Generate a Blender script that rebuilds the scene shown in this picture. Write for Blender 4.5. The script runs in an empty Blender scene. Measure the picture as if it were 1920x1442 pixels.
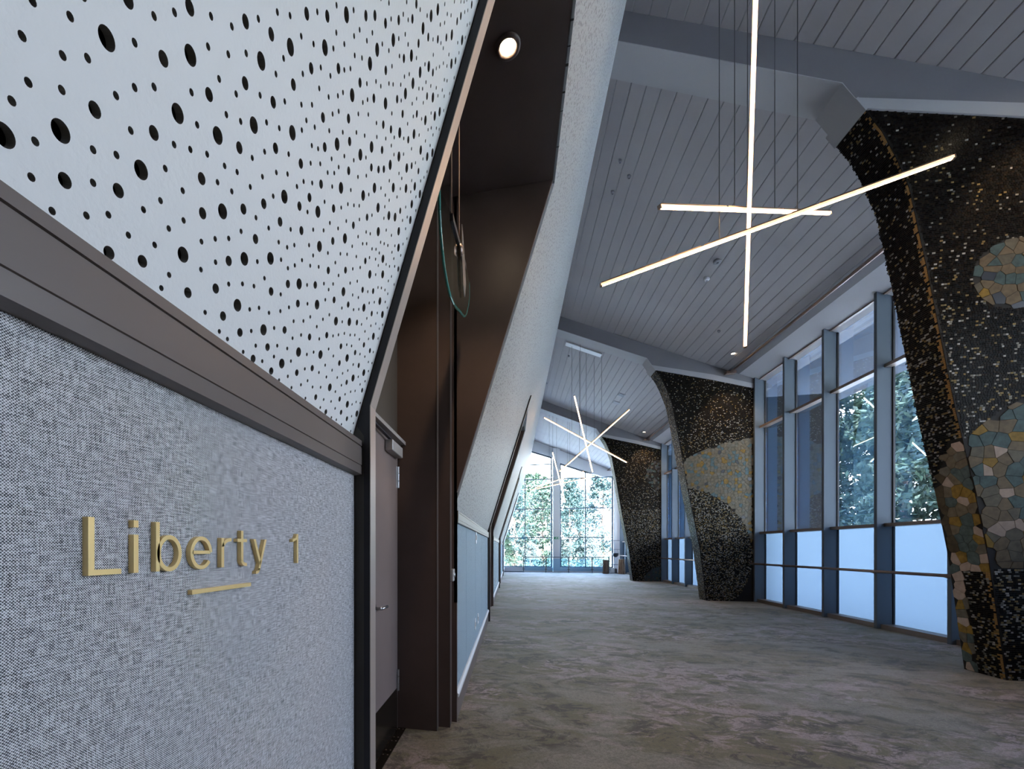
import bpy, bmesh, math, random
from mathutils import Vector, Matrix, geometry
random.seed(7)
S = bpy.context.scene
C = S.collection

# ---------------------------------------------------------------- camera
EYE = 1.45
cam_d = bpy.data.cameras.new('camera')
cam = bpy.data.objects.new('camera', cam_d)
C.objects.link(cam)
S.camera = cam
cam.location = (0, 0, EYE)
cam.rotation_euler = (math.radians(90), 0, 0.2087)
cam_d.sensor_fit = 'HORIZONTAL'
cam_d.sensor_width = 36
cam_d.lens = 801.26 * 36 / 1920
cam_d.shift_x = (960 - 789.17) / 1920
cam_d.shift_y = (1029.28 - 721) / 1920
cam_d.clip_start = 0.02
cam_d.clip_end = 400

# ---------------------------------------------------------------- sky, sun, exposure
S.view_settings.view_transform = 'Standard'
S.view_settings.look = 'None'
S.view_settings.gamma = 1
S.view_settings.use_curve_mapping = False
S.view_settings.exposure = 1.7
S.cycles.max_bounces = 10
S.cycles.diffuse_bounces = 6
S.cycles.transparent_max_bounces = 12
S.cycles.sample_clamp_indirect = 6
S.cycles.caustics_reflective = False
S.cycles.caustics_refractive = False

world = bpy.data.worlds.new('sky')
S.world = world
world.use_nodes = True
wn, wl = world.node_tree.nodes, world.node_tree.links
bg = wn['Background']
tc = wn.new('ShaderNodeTexCoord')
sep = wn.new('ShaderNodeSeparateXYZ')
rmp = wn.new('ShaderNodeValToRGB')
wl.new(tc.outputs['Generated'], sep.inputs[0])
wl.new(sep.outputs['Z'], rmp.inputs[0])
cr = rmp.color_ramp
cr.elements[0].position = 0.0
cr.elements[0].color = (1.0, 0.945, 0.87, 1)
cr.elements[1].position = 0.75
cr.elements[1].color = (0.42, 0.58, 0.95, 1)
wl.new(rmp.outputs[0], bg.inputs['Color'])
bg.inputs['Strength'].default_value = 9.0

sun_d = bpy.data.lights.new('sun', 'SUN')
sun_d.energy = 27.0
sun_d.angle = 0.01
sun_d.color = (1.0, 0.95, 0.86)
sun = bpy.data.objects.new('sun', sun_d)
C.objects.link(sun)
sun.rotation_euler = Vector((-0.08, 0.45, -0.89)).to_track_quat('-Z', 'Y').to_euler()

def portal(name, loc, sx, sy, direction):
    d = bpy.data.lights.new(name, 'AREA')
    d.shape = 'RECTANGLE'
    d.size = sx
    d.size_y = sy
    d.cycles.is_portal = True
    o = bpy.data.objects.new(name, d)
    C.objects.link(o)
    o.location = loc
    o.rotation_euler = Vector(direction).to_track_quat('-Z', 'Z').to_euler()

PITCH = 7.42
for k in range(0, 4):
    portal('window_portal', (7.0, 2.46 + PITCH * k, 3.1), 6.97, 6.2, (-1, 0, 0))
portal('window_portal', (3.0, 28.75, 4.2), 7.4, 8.2, (0, -1, 0))

# ---------------------------------------------------------------- helpers
def wloc(o):
    v = Vector((0, 0, 0))
    while o is not None:
        v += o.location
        o = o.parent
    return v

class MB:
    """collects geometry in world coordinates and links it as one mesh object"""
    def __init__(self):
        self.bm = bmesh.new()
    def quad(self, *pts):
        self.bm.faces.new([self.bm.verts.new(p) for p in pts])
    def box(self, x0, x1, y0, y1, z0, z1):
        v = [self.bm.verts.new((x, y, z)) for x in (x0, x1) for y in (y0, y1) for z in (z0, z1)]
        for f in ((0, 1, 3, 2), (4, 6, 7, 5), (0, 4, 5, 1), (2, 3, 7, 6), (0, 2, 6, 4), (1, 5, 7, 3)):
            self.bm.faces.new([v[i] for i in f])
        return self
    def prism(self, poly, axis, a, b):
        """poly in the two other axes, extruded along axis from a to b"""
        def P(u, w, t):
            return {'X': (t, u, w), 'Y': (u, t, w), 'Z': (u, w, t)}[axis]
        n = len(poly)
        A = [self.bm.verts.new(P(u, w, a)) for u, w in poly]
        Bv = [self.bm.verts.new(P(u, w, b)) for u, w in poly]
        self.bm.faces.new(A)
        self.bm.faces.new(Bv[::-1])
        for i in range(n):
            j = (i + 1) % n
            self.bm.faces.new((A[j], A[i], Bv[i], Bv[j]))
        return self
    def tube(self, p, q, r, n=10, r2=None, cap=True):
        p, q = Vector(p), Vector(q)
        d = (q - p).normalized()
        u = d.cross(Vector((0, 0, 1)))
        if u.length < 1e-3:
            u = Vector((1, 0, 0))
        u.normalize()
        w = d.cross(u)
        r2 = r if r2 is None else r2
        A, Bv = [], []
        for i in range(n):
            a = 2 * math.pi * i / n
            o = u * math.cos(a) + w * math.sin(a)
            A.append(self.bm.verts.new(p + o * r))
            Bv.append(self.bm.verts.new(q + o * r2))
        for i in range(n):
            j = (i + 1) % n
            self.bm.faces.new((A[i], A[j], Bv[j], Bv[i]))
        if cap:
            self.bm.faces.new(A[::-1])
            self.bm.faces.new(Bv)
        return self
    def bar(self, p, q, w, h, off=(0, 0, 0)):
        """rectangular bar from p to q, w wide, h high"""
        p, q = Vector(p), Vector(q)
        d = (q - p).normalized()
        u = d.cross(Vector((0, 0, 1)))
        u = u.normalized() if u.length > 1e-3 else Vector((1, 0, 0))
        n = u.cross(d)
        o = u * off[0] + n * off[1]
        vs = []
        for e in (p, q):
            for a, b in ((-1, -1), (1, -1), (1, 1), (-1, 1)):
                vs.append(self.bm.verts.new(e + o + u * a * w / 2 + n * b * h / 2))
        for f in ((3, 2, 1, 0), (4, 5, 6, 7), (0, 1, 5, 4), (1, 2, 6, 5), (2, 3, 7, 6), (3, 0, 4, 7)):
            self.bm.faces.new([vs[i] for i in f])
        return self
    def lathe(self, c, prof, n=20, axis='Z'):
        rings = []
        for r, h in prof:
            ring = []
            for i in range(n):
                a = 2 * math.pi * i / n
                q = (r * math.cos(a), r * math.sin(a), h)
                if axis == 'X':
                    q = (q[2], q[0], q[1])
                if axis == 'Y':
                    q = (q[1], q[2], q[0])
                ring.append(self.bm.verts.new(Vector(c) + Vector(q)))
            rings.append(ring)
        for a, b in zip(rings, rings[1:]):
            for i in range(n):
                j = (i + 1) % n
                self.bm.faces.new((a[i], a[j], b[j], b[i]))
        self.bm.faces.new(rings[0][::-1])
        self.bm.faces.new(rings[-1])
        return self
    def build(self, name, mat, parent=None, smooth=False, bevel=0, recalc=True):
        bm = self.bm
        if recalc:
            bmesh.ops.recalc_face_normals(bm, faces=bm.faces)
        if bevel:
            bmesh.ops.bevel(bm, geom=list(bm.edges), offset=bevel, segments=1, affect='EDGES', clamp_overlap=True)
        me = bpy.data.meshes.new(name)
        if parent is not None:
            bm.transform(Matrix.Translation(-wloc(parent)))
        bm.to_mesh(me)
        bm.free()
        if smooth:
            for p in me.polygons:
                p.use_smooth = True
        me.materials.append(mat)
        o = bpy.data.objects.new(name, me)
        C.objects.link(o)
        if parent is not None:
            o.parent = parent
        return o

def empty(name, loc):
    o = bpy.data.objects.new(name, None)
    C.objects.link(o)
    o.location = loc
    o.empty_display_size = 0.1
    return o

def tag(o, label, cat, group=None):
    o['label'] = label
    o['category'] = cat
    if group:
        o['group'] = group
    return o

def struct(o, label=None):
    o['kind'] = 'structure'
    if label:
        o['label'] = label
    return o

def stuff(o):
    o['kind'] = 'stuff'
    return o

def copy_tree(o, dloc, parent=None):
    c = o.copy()
    C.objects.link(c)
    if parent is None:
        c.location = o.location + Vector(dloc)
    else:
        c.parent = parent
    for ch in list(o.children):
        copy_tree(ch, (0, 0, 0), c)
    return c

# ---------------------------------------------------------------- materials
def mat(name, col, rough=0.5, metal=0.0, spec=0.5, noise=None, bump=None):
    """principled material; noise = (scale, amount) colour mottling, bump = (scale, strength)"""
    m = bpy.data.materials.new(name)
    m.use_nodes = True
    n, l = m.node_tree.nodes, m.node_tree.links
    b = n['Principled BSDF']
    b.inputs['Base Color'].default_value = (*col, 1)
    b.inputs['Roughness'].default_value = rough
    b.inputs['Metallic'].default_value = metal
    b.inputs['Specular IOR Level'].default_value = spec
    t = n.new('ShaderNodeTexCoord')
    if noise:
        x = n.new('ShaderNodeTexNoise')
        x.inputs['Scale'].default_value = noise[0]
        x.inputs['Detail'].default_value = 4
        l.new(t.outputs['Object'], x.inputs['Vector'])
        r = n.new('ShaderNodeValToRGB')
        a = noise[1]
        r.color_ramp.elements[0].position = 0.3
        r.color_ramp.elements[1].position = 0.7
        r.color_ramp.elements[0].color = (*[c * (1 - a) for c in col], 1)
        r.color_ramp.elements[1].color = (*[min(1, c * (1 + a)) for c in col], 1)
        l.new(x.outputs['Fac'], r.inputs[0])
        l.new(r.outputs[0], b.inputs['Base Color'])
    if bump:
        x = n.new('ShaderNodeTexNoise')
        x.inputs['Scale'].default_value = bump[0]
        x.inputs['Detail'].default_value = 3
        l.new(t.outputs['Object'], x.inputs['Vector'])
        u = n.new('ShaderNodeBump')
        u.inputs['Strength'].default_value = bump[1]
        u.inputs['Distance'].default_value = 0.002
        l.new(x.outputs['Fac'], u.inputs['Height'])
        l.new(u.outputs[0], b.inputs['Normal'])
    return m

class NT:
    """small node-tree writer"""
    def __init__(self, m):
        self.n, self.l = m.node_tree.nodes, m.node_tree.links
        self.b = self.n['Principled BSDF']
        self.co = self.n.new('ShaderNodeTexCoord').outputs['Object']
    def put(self, sock, v):
        if hasattr(v, 'is_output'):
            self.l.new(v, sock)
        elif isinstance(v, tuple) and len(v) == 3 and sock.type == 'RGBA':
            sock.default_value = (*v, 1)
        else:
            sock.default_value = v
    def math(self, op, a, b=0.0, c=0.0):
        x = self.n.new('ShaderNodeMath')
        x.operation = op
        for i, v in enumerate((a, b, c)):
            self.put(x.inputs[i], v)
        return x.outputs[0]
    def xyz(self, v=None):
        x = self.n.new('ShaderNodeSeparateXYZ')
        self.l.new(v or self.co, x.inputs[0])
        return x.outputs
    def vec(self, x, y, z=0.0):
        c = self.n.new('ShaderNodeCombineXYZ')
        for i, v in enumerate((x, y, z)):
            self.put(c.inputs[i], v)
        return c.outputs[0]
    def noise(self, v, scale, detail=4, rough=0.55, dist=0.0):
        x = self.n.new('ShaderNodeTexNoise')
        self.l.new(v, x.inputs['Vector'])
        x.inputs['Scale'].default_value = scale
        x.inputs['Detail'].default_value = detail
        x.inputs['Roughness'].default_value = rough
        x.inputs['Distortion'].default_value = dist
        return x.outputs['Fac']
    def step(self, v, lo, hi, a=0.0, b=1.0):
        x = self.n.new('ShaderNodeMapRange')
        x.interpolation_type = 'SMOOTHSTEP'
        self.put(x.inputs['Value'], v)
        for k, q in (('From Min', lo), ('From Max', hi), ('To Min', a), ('To Max', b)):
            self.put(x.inputs[k], q)
        return x.outputs[0]
    def mix(self, fac, a, b, mode='MIX'):
        x = self.n.new('ShaderNodeMix')
        x.data_type = 'RGBA'
        x.blend_type = mode
        self.put(x.inputs[0], fac)
        self.put(x.inputs[6], a)
        self.put(x.inputs[7], b)
        return x.outputs[2]
    def bump(self, h, strength, dist=0.002):
        x = self.n.new('ShaderNodeBump')
        x.inputs['Strength'].default_value = strength
        x.inputs['Distance'].default_value = dist
        self.l.new(h, x.inputs['Height'])
        self.l.new(x.outputs[0], self.b.inputs['Normal'])

def fabric_material():
    m = mat('woven_fabric', (0.3, 0.32, 0.38), 0.8, spec=0.25)
    t = NT(m)
    o = t.xyz()
    P = 2 * math.pi / 0.0030
    warp = t.noise(t.vec(o[1], t.math('MULTIPLY', o[2], 0.10)), 560, 2)      # vertical slubs
    weft = t.noise(t.vec(t.math('MULTIPLY', o[1], 0.10), o[2]), 560, 2)      # horizontal slubs
    a = t.math('SINE', t.math('MULTIPLY_ADD', o[1], P, t.math('MULTIPLY', weft, 1.2)))
    b = t.math('SINE', t.math('MULTIPLY_ADD', o[2], P, t.math('MULTIPLY', warp, 1.2)))
    weave = t.math('MULTIPLY', a, b)
    slub = t.math('ADD', t.step(warp, 0.3, 0.7, -0.28, 0.28), t.step(weft, 0.3, 0.7, -0.34, 0.34))
    v = t.math('ADD', weave, slub)
    tone = t.step(v, -0.75, 0.50)
    big = t.noise(t.co, 9, 3)
    c = t.mix(tone, (0.030, 0.030, 0.036), (0.88, 0.87, 0.90))
    c = t.mix(t.step(big, 0.3, 0.7, 0.0, 0.12), c, (0.44, 0.45, 0.50))
    t.l.new(c, t.b.inputs['Base Color'])
    t.bump(tone, 0.7, 0.0012)
    return m

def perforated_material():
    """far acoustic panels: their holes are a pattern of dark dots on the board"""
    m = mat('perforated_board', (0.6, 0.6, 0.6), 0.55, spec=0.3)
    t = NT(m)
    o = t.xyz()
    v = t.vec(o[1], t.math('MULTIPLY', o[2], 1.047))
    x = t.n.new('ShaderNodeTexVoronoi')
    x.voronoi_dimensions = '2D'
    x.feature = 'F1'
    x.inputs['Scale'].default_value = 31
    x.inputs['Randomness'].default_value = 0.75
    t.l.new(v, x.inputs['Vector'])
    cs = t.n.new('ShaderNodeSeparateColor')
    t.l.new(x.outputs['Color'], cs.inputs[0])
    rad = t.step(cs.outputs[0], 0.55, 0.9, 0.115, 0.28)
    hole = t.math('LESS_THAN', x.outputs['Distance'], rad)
    c = t.mix(hole, (0.29, 0.295, 0.30), (0.040, 0.038, 0.036))  # same board as the near one; its weaker light is put into the colour
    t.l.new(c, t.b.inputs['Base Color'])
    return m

def carpet_material():
    m = mat('carpet', (0.2, 0.18, 0.14), 0.72, spec=0.45)
    t = NT(m)
    o = t.xyz()
    rot = t.vec(t.math('MULTIPLY_ADD', o[1], 0.35, o[0]), t.math('MULTIPLY_ADD', o[0], -0.35, t.math('MULTIPLY', o[1], 1.5)))
    n0 = t.noise(rot, 0.42, 5, 0.6, 0.4)
    n1 = t.noise(rot, 0.75, 10, 0.68, 0.9)
    n2 = t.noise(rot, 1.7, 12, 0.74, 1.6)
    n3 = t.noise(rot, 3.1, 12, 0.80, 0.8)
    fine = t.noise(t.co, 130, 3, 0.7)
    mid = t.noise(t.co, 38, 4, 0.7)
    c = t.mix(t.step(n1, 0.42, 0.58), (0.165, 0.132, 0.055), (0.275, 0.245, 0.185))
    c = t.mix(t.math('MULTIPLY', t.step(n2, 0.47, 0.54), t.step(n0, 0.44, 0.56, 0.12, 1.0)), c, (0.44, 0.335, 0.315))
    c = t.mix(t.math('MULTIPLY', t.step(n3, 0.50, 0.56, 0.0, 1.0), t.step(n1, 0.40, 0.60, 1.0, 0.25)), c, (0.042, 0.028, 0.013))
    c = t.mix(t.step(mid, 0.40, 0.70, 0.0, 0.5), c, (0.070, 0.055, 0.028))
    c = t.mix(t.step(fine, 0.3, 0.7, 0.55, 0.0), c, (0.045, 0.037, 0.025))
    t.l.new(c, t.b.inputs['Base Color'])
    t.bump(fine, 0.6, 0.004)
    t.b.inputs['Sheen Weight'].default_value = 0.15
    t.b.inputs['Sheen Roughness'].default_value = 0.35
    return m

def tessera_material():
    m = mat('glass_tesserae', (0.05, 0.05, 0.05), 0.28, spec=0.03)
    t = NT(m)
    a = t.n.new('ShaderNodeAttribute')
    a.attribute_name = 'Col'
    t.l.new(a.outputs['Color'], t.b.inputs['Base Color'])
    return m

def glass_material(name, tint, refl, rough=0.0):
    m = bpy.data.materials.new(name)
    m.use_nodes = True
    n, l = m.node_tree.nodes, m.node_tree.links
    n.remove(n['Principled BSDF'])
    tr = n.new('ShaderNodeBsdfTransparent')
    tr.inputs[0].default_value = (*tint, 1)
    gl = n.new('ShaderNodeBsdfGlossy')
    gl.inputs['Roughness'].default_value = rough
    gl.inputs['Color'].default_value = (0.28, 0.62, 1, 1)
    fr = n.new('ShaderNodeLayerWeight')          # facing: 0 head on, 1 at grazing angles, the same from both sides
    pw = n.new('ShaderNodeMath')
    pw.operation = 'POWER'
    l.new(fr.outputs['Facing'], pw.inputs[0])
    pw.inputs[1].default_value = 2.6
    mr = n.new('ShaderNodeMapRange')
    mr.inputs['To Min'].default_value = refl
    mr.inputs['To Max'].default_value = 0.95
    l.new(pw.outputs[0], mr.inputs['Value'])
    mx = n.new('ShaderNodeMixShader')
    l.new(mr.outputs[0], mx.inputs[0])
    l.new(tr.outputs[0], mx.inputs[1])
    l.new(gl.outputs[0], mx.inputs[2])
    l.new(mx.outputs[0], n['Material Output'].inputs['Surface'])
    return m

def frosted_material(name, col):
    m = bpy.data.materials.new(name)
    m.use_nodes = True
    n, l = m.node_tree.nodes, m.node_tree.links
    n.remove(n['Principled BSDF'])
    tl = n.new('ShaderNodeBsdfTranslucent')
    tl.inputs[0].default_value = (*col, 1)
    df = n.new('ShaderNodeBsdfDiffuse')
    df.inputs[0].default_value = (0.7, 0.8, 0.88, 1)
    mx = n.new('ShaderNodeMixShader')
    mx.inputs[0].default_value = 0.12
    l.new(tl.outputs[0], mx.inputs[1])
    l.new(df.outputs[0], mx.inputs[2])
    l.new(mx.outputs[0], n['Material Output'].inputs['Surface'])
    return m

def emit_material(name, col, strength):
    m = bpy.data.materials.new(name)
    m.use_nodes = True
    b = m.node_tree.nodes['Principled BSDF']
    b.inputs['Base Color'].default_value = (0.9, 0.85, 0.8, 1)
    b.inputs['Emission Color'].default_value = (*col, 1)
    b.inputs['Emission Strength'].default_value = strength
    return m

def wood_material(name, c1, c2, stretch=(1, 1, 0.08), scale=18):
    m = mat(name, c1, 0.7)
    t = NT(m)
    o = t.xyz()
    v = t.vec(t.math('MULTIPLY', o[0], stretch[0]), t.math('MULTIPLY', o[1], stretch[1]), t.math('MULTIPLY', o[2], stretch[2]))
    f = t.noise(v, scale, 6, 0.65, 0.6)
    t.l.new(t.mix(t.step(f, 0.35, 0.65), c1, c2), t.b.inputs['Base Color'])
    t.bump(f, 0.6, 0.006)
    return m

def teal_fabric():
    m = M0.copy()
    m.name = 'woven_fabric_teal'
    n, l = m.node_tree.nodes, m.node_tree.links
    b = n['Principled BSDF']
    src = b.inputs['Base Color'].links[0].from_socket
    x = n.new('ShaderNodeMix')
    x.data_type = 'RGBA'
    x.blend_type = 'MULTIPLY'
    x.inputs[0].default_value = 1
    x.inputs[7].default_value = (0.56, 0.74, 0.83, 1)  # same cloth as the near wall; bluish light down the hall put into the tint
    l.new(src, x.inputs[6])
    l.new(x.outputs[2], b.inputs['Base Color'])
    return m
M0 = fabric_material()
M = dict(
    teal=teal_fabric(),
    eave=mat('slate_eave', (0.010, 0.016, 0.028), 0.8),
    lamp_side=emit_material('led_side', (1.0, 0.42, 0.13), 0.7),
    fabric=M0,
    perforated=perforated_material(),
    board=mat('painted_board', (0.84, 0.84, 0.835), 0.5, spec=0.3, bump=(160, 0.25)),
    hole=mat('hole_wall', (0.30, 0.29, 0.27), 0.6, spec=0.3),
    black=mat('black_felt', (0.006, 0.006, 0.007), 0.9, spec=0.1),
    dado=mat('brown_satin_trim', (0.135, 0.108, 0.097), 0.42, spec=0.5),
    dado_band=mat('brown_brushed_trim', (0.150, 0.122, 0.110), 0.38, spec=0.5, bump=(60, 0.1)),
    dark=mat('dark_bronze_lining', (0.088, 0.060, 0.052), 0.42, spec=0.35, noise=(2.2, 0.15)),
    jamb=mat('umber_jamb', (0.052, 0.044, 0.037), 0.5, spec=0.35),
    navy=mat('charcoal_jamb', (0.014, 0.013, 0.016), 0.5, spec=0.35),
    edge=mat('bronze_edge', (0.44, 0.37, 0.33), 0.38, metal=0.35),
    door=mat('taupe_door', (0.19, 0.145, 0.135), 0.5, spec=0.35, noise=(3, 0.06)),
    kick=mat('polished_dark_kick_plate', (0.035, 0.028, 0.022), 0.18, metal=0.6),
    steel=mat('satin_steel', (0.55, 0.56, 0.58), 0.3, metal=1.0),
    closer=mat('silver_paint', (0.36, 0.35, 0.35), 0.42, metal=0.3),
    carpet=carpet_material(),
    white=mat('white_paint', (0.62, 0.64, 0.67), 0.55, spec=0.3),
    plank=mat('grey_planks', (0.315, 0.297, 0.30), 0.6, spec=0.25, noise=(0.9, 0.05)),
    deck=mat('ceiling_deck', (0.36, 0.36, 0.38), 0.8, spec=0.2),
    beam=mat('painted_beam', (0.160, 0.157, 0.166), 0.6, spec=0.25, noise=(0.8, 0.05)),
    soffit=mat('painted_collar', (0.33, 0.325, 0.33), 0.6, spec=0.25),
    frame=mat('grey_mullion', (0.105, 0.128, 0.155), 0.5, spec=0.08),
    brown_frame=mat('brown_transom', (0.17, 0.13, 0.11), 0.4, spec=0.4),  # transoms: mullion grey with warm room light put into the colour; sill truly brown
    gasket=mat('black_gasket', (0.01, 0.01, 0.012), 0.6),
    glass=glass_material('tinted_mirror_glass', (0.655, 0.70, 0.735), 0.22),
    clear=glass_material('clear_glass', (0.74, 0.90, 1.0), 0.03),
    frosted=frosted_material('frosted_film', (0.026, 0.042, 0.060)),
    bronze=mat('bronze_rail', (0.24, 0.17, 0.14), 0.35, metal=0.6),
    grout=mat('pier_grout', (0.014, 0.012, 0.011), 0.8, spec=0.2),
    grout_pale=mat('pale_grout', (0.10, 0.09, 0.075), 0.85, spec=0.2),
    tess=tessera_material(),
    brass=mat('brushed_brass', (0.95, 0.70, 0.31), 0.40, metal=0.4, bump=(300, 0.15)),
    lamp=emit_material('led_diffuser', (1.0, 0.66, 0.38), 20.0),
    housing=mat('lamp_housing', (0.20, 0.15, 0.11), 0.4, metal=0.7),
    cable=mat('dark_cable', (0.04, 0.04, 0.045), 0.5),
    spot=emit_material('spot_lens', (1.0, 0.80, 0.55), 60.0),
    sensor=mat('grey_plastic', (0.22, 0.22, 0.24), 0.5),
    plate=mat('white_plastic', (0.75, 0.77, 0.78), 0.4),
    rail=mat('slate_steel', (0.10, 0.13, 0.17), 0.4, metal=0.4),
    black_metal=mat('black_metal', (0.02, 0.022, 0.03), 0.45),
    green=mat('exit_green', (0.02, 0.25, 0.12), 0.5),
    blue=mat('blue_plate', (0.05, 0.22, 0.38), 0.5),
    log_dark=wood_material('weathered_log', (0.09, 0.045, 0.025), (0.22, 0.15, 0.11)),
    log_warm=wood_material('split_log', (0.13, 0.06, 0.03), (0.42, 0.27, 0.17)),
    paving=mat('pale_paving', (0.68, 0.69, 0.69), 0.9, noise=(0.8, 0.05)),
    ground=mat('grass_ground', (0.08, 0.12, 0.05), 0.95, noise=(1.5, 0.4)),
    bark=wood_material('tree_bark', (0.16, 0.10, 0.07), (0.30, 0.20, 0.15)),
    leaf_d=mat('leaves_dark', (0.025, 0.05, 0.03), 0.7, noise=(2.0, 0.5)),
    leaf_a=mat('leaves_blue_green', (0.020, 0.042, 0.034), 0.6, noise=(2.0, 0.5)),
    leaf_b=mat('leaves_pale', (0.085, 0.10, 0.088), 0.6, noise=(2.0, 0.4)),
    leaf_c=mat('leaves_yellow_green', (0.034, 0.058, 0.030), 0.6, noise=(2.0, 0.5)),
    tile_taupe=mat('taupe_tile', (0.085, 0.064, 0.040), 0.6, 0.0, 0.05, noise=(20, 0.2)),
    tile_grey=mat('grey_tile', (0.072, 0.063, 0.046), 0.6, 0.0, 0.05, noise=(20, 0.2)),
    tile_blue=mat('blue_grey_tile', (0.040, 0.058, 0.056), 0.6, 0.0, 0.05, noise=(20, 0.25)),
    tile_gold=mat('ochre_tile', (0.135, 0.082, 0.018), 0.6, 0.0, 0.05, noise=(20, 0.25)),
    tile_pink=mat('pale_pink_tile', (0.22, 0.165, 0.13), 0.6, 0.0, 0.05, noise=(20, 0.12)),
    stone_taupe=mat('pale_taupe_stone', (0.112, 0.098, 0.074), 0.6, 0.0, 0.05, noise=(14, 0.25)),
    stone_grey=mat('pale_grey_stone', (0.105, 0.101, 0.084), 0.6, 0.0, 0.05, noise=(14, 0.25)),
    stone_blue=mat('pale_blue_stone', (0.066, 0.096, 0.104), 0.6, 0.0, 0.05, noise=(14, 0.25)),
    stone_gold=mat('pale_ochre_stone', (0.150, 0.098, 0.030), 0.6, 0.0, 0.05, noise=(14, 0.25)),
    fascia=mat('grey_fascia', (0.14, 0.135, 0.14), 0.6, spec=0.2),
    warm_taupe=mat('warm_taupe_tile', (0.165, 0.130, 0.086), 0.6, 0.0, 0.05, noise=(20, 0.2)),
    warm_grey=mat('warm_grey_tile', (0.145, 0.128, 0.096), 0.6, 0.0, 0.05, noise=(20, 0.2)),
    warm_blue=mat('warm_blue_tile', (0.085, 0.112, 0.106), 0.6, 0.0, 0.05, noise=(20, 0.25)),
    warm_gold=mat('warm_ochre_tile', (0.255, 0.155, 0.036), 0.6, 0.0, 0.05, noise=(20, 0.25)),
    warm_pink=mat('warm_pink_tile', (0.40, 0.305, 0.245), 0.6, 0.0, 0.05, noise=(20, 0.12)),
    tile_black=mat('black_tile', (0.012, 0.012, 0.014), 0.3),
)

# ================================================================ SETTING
Y0 = 5.952                       # front face of the first portal frame
BACK = -4.0
END = 28.3

def ceil_z(x):
    return 8.41 - 0.452 * (x - 1.43)

WT = [(5.6, 0.714), (6.0, 0.835), (6.3, 0.92), (6.6, 1.008), (6.9, 1.09), (7.2, 1.165), (7.5, 1.235), (7.75, 1.291),
      (8.0, 1.345), (8.3, 1.405), (8.6, 1.46)]
def wall_x(z):
    if z <= 5.6:
        return -0.465 + 0.311 * (z - 1.81)
    for (a, xa), (b, xb) in zip(WT, WT[1:]):
        if z <= b:
            return xa + (xb - xa) * (z - a) / (b - a)
    return WT[-1][1]

def wall_profile(z0, z1, back=0.02):
    zs = [z0] + [z for z, _ in WT if z0 < z < z1] + [z1]
    f = [(wall_x(z), z) for z in zs]
    return f + [(x - back, z) for x, z in f[::-1]]

# floor
b = MB(); b.box(-1.4, 7.0, BACK, END + 0.3, -0.15, 0.0)
floor = struct(b.build('floor', M['carpet']))

# left wall: outer core, then its panels as parts
b = MB(); b.box(-1.5, -1.36, BACK, END + 0.4, -0.15, 8.9)
wall_left = struct(b.build('wall_left', M['dark']))
skirt = struct(empty('baseboard_left', (0, 0, 0)))

DADO = [(-0.50, 1.775), (-0.440, 1.775), (-0.440, 1.7595), (-0.4435, 1.7585), (-0.4435, 1.7560), (-0.440, 1.755), (-0.440, 1.7015),
        (-0.4425, 1.7005), (-0.4425, 1.6985), (-0.4400, 1.6975), (-0.4412, 1.6745), (-0.458, 1.672), (-0.50, 1.672)]
for j in range(-1, 4):
    a, e = max(BACK, 3.60 + PITCH * j), 1.225 + PITCH * (j + 1)
    if j == 3:
        e = END
    cuts = [a, e] if j == -1 else [a, a + 0.897, a + 2.065, a + 3.20, a + 4.33, e]
    if j == 3:
        cuts = [a, e]
    for u, v in zip(cuts, cuts[1:]):
        b = MB(); b.box(-0.49, -0.465, u + 0.004, v - 0.004, 0.20, 1.70)
        b.build('wainscot_panel', M['fabric' if j < 0 else 'teal'], wall_left)
    b = MB(); b.box(-0.51, -0.492, a, e, 0.20, 1.70); b.build('wainscot_backing', M['black'], wall_left)
    b = MB(); b.prism(DADO, 'Y', a, e - 0.003); b.build('dado_rail', M['dado'], wall_left)
    b = MB(); b.box(-0.495, -0.45, a, e, 0.0, 0.195); b.build('skirting', M['dado'], skirt)
    b = MB(); b.prism([(-0.495, 0.195), (-0.436, 0.195), (-0.436, 0.222), (-0.452, 0.238), (-0.495, 0.238)], 'Y', a, e)
    b.build('skirting_strip', M['white'], skirt)
    b = MB(); b.prism(wall_profile(1.78, 8.6, 0.0205), 'Y', a - 0.003, a); b.build('board_edge', M['white'], wall_left)
    # upper inclined boards
    if j >= 0:
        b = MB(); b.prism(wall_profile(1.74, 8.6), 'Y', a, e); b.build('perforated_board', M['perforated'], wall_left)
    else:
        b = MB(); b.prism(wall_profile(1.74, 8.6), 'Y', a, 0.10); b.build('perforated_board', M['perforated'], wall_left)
        b = MB(); b.prism(wall_profile(3.30, 8.6), 'Y', 0.10, e); b.build('perforated_board', M['perforated'], wall_left)

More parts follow.
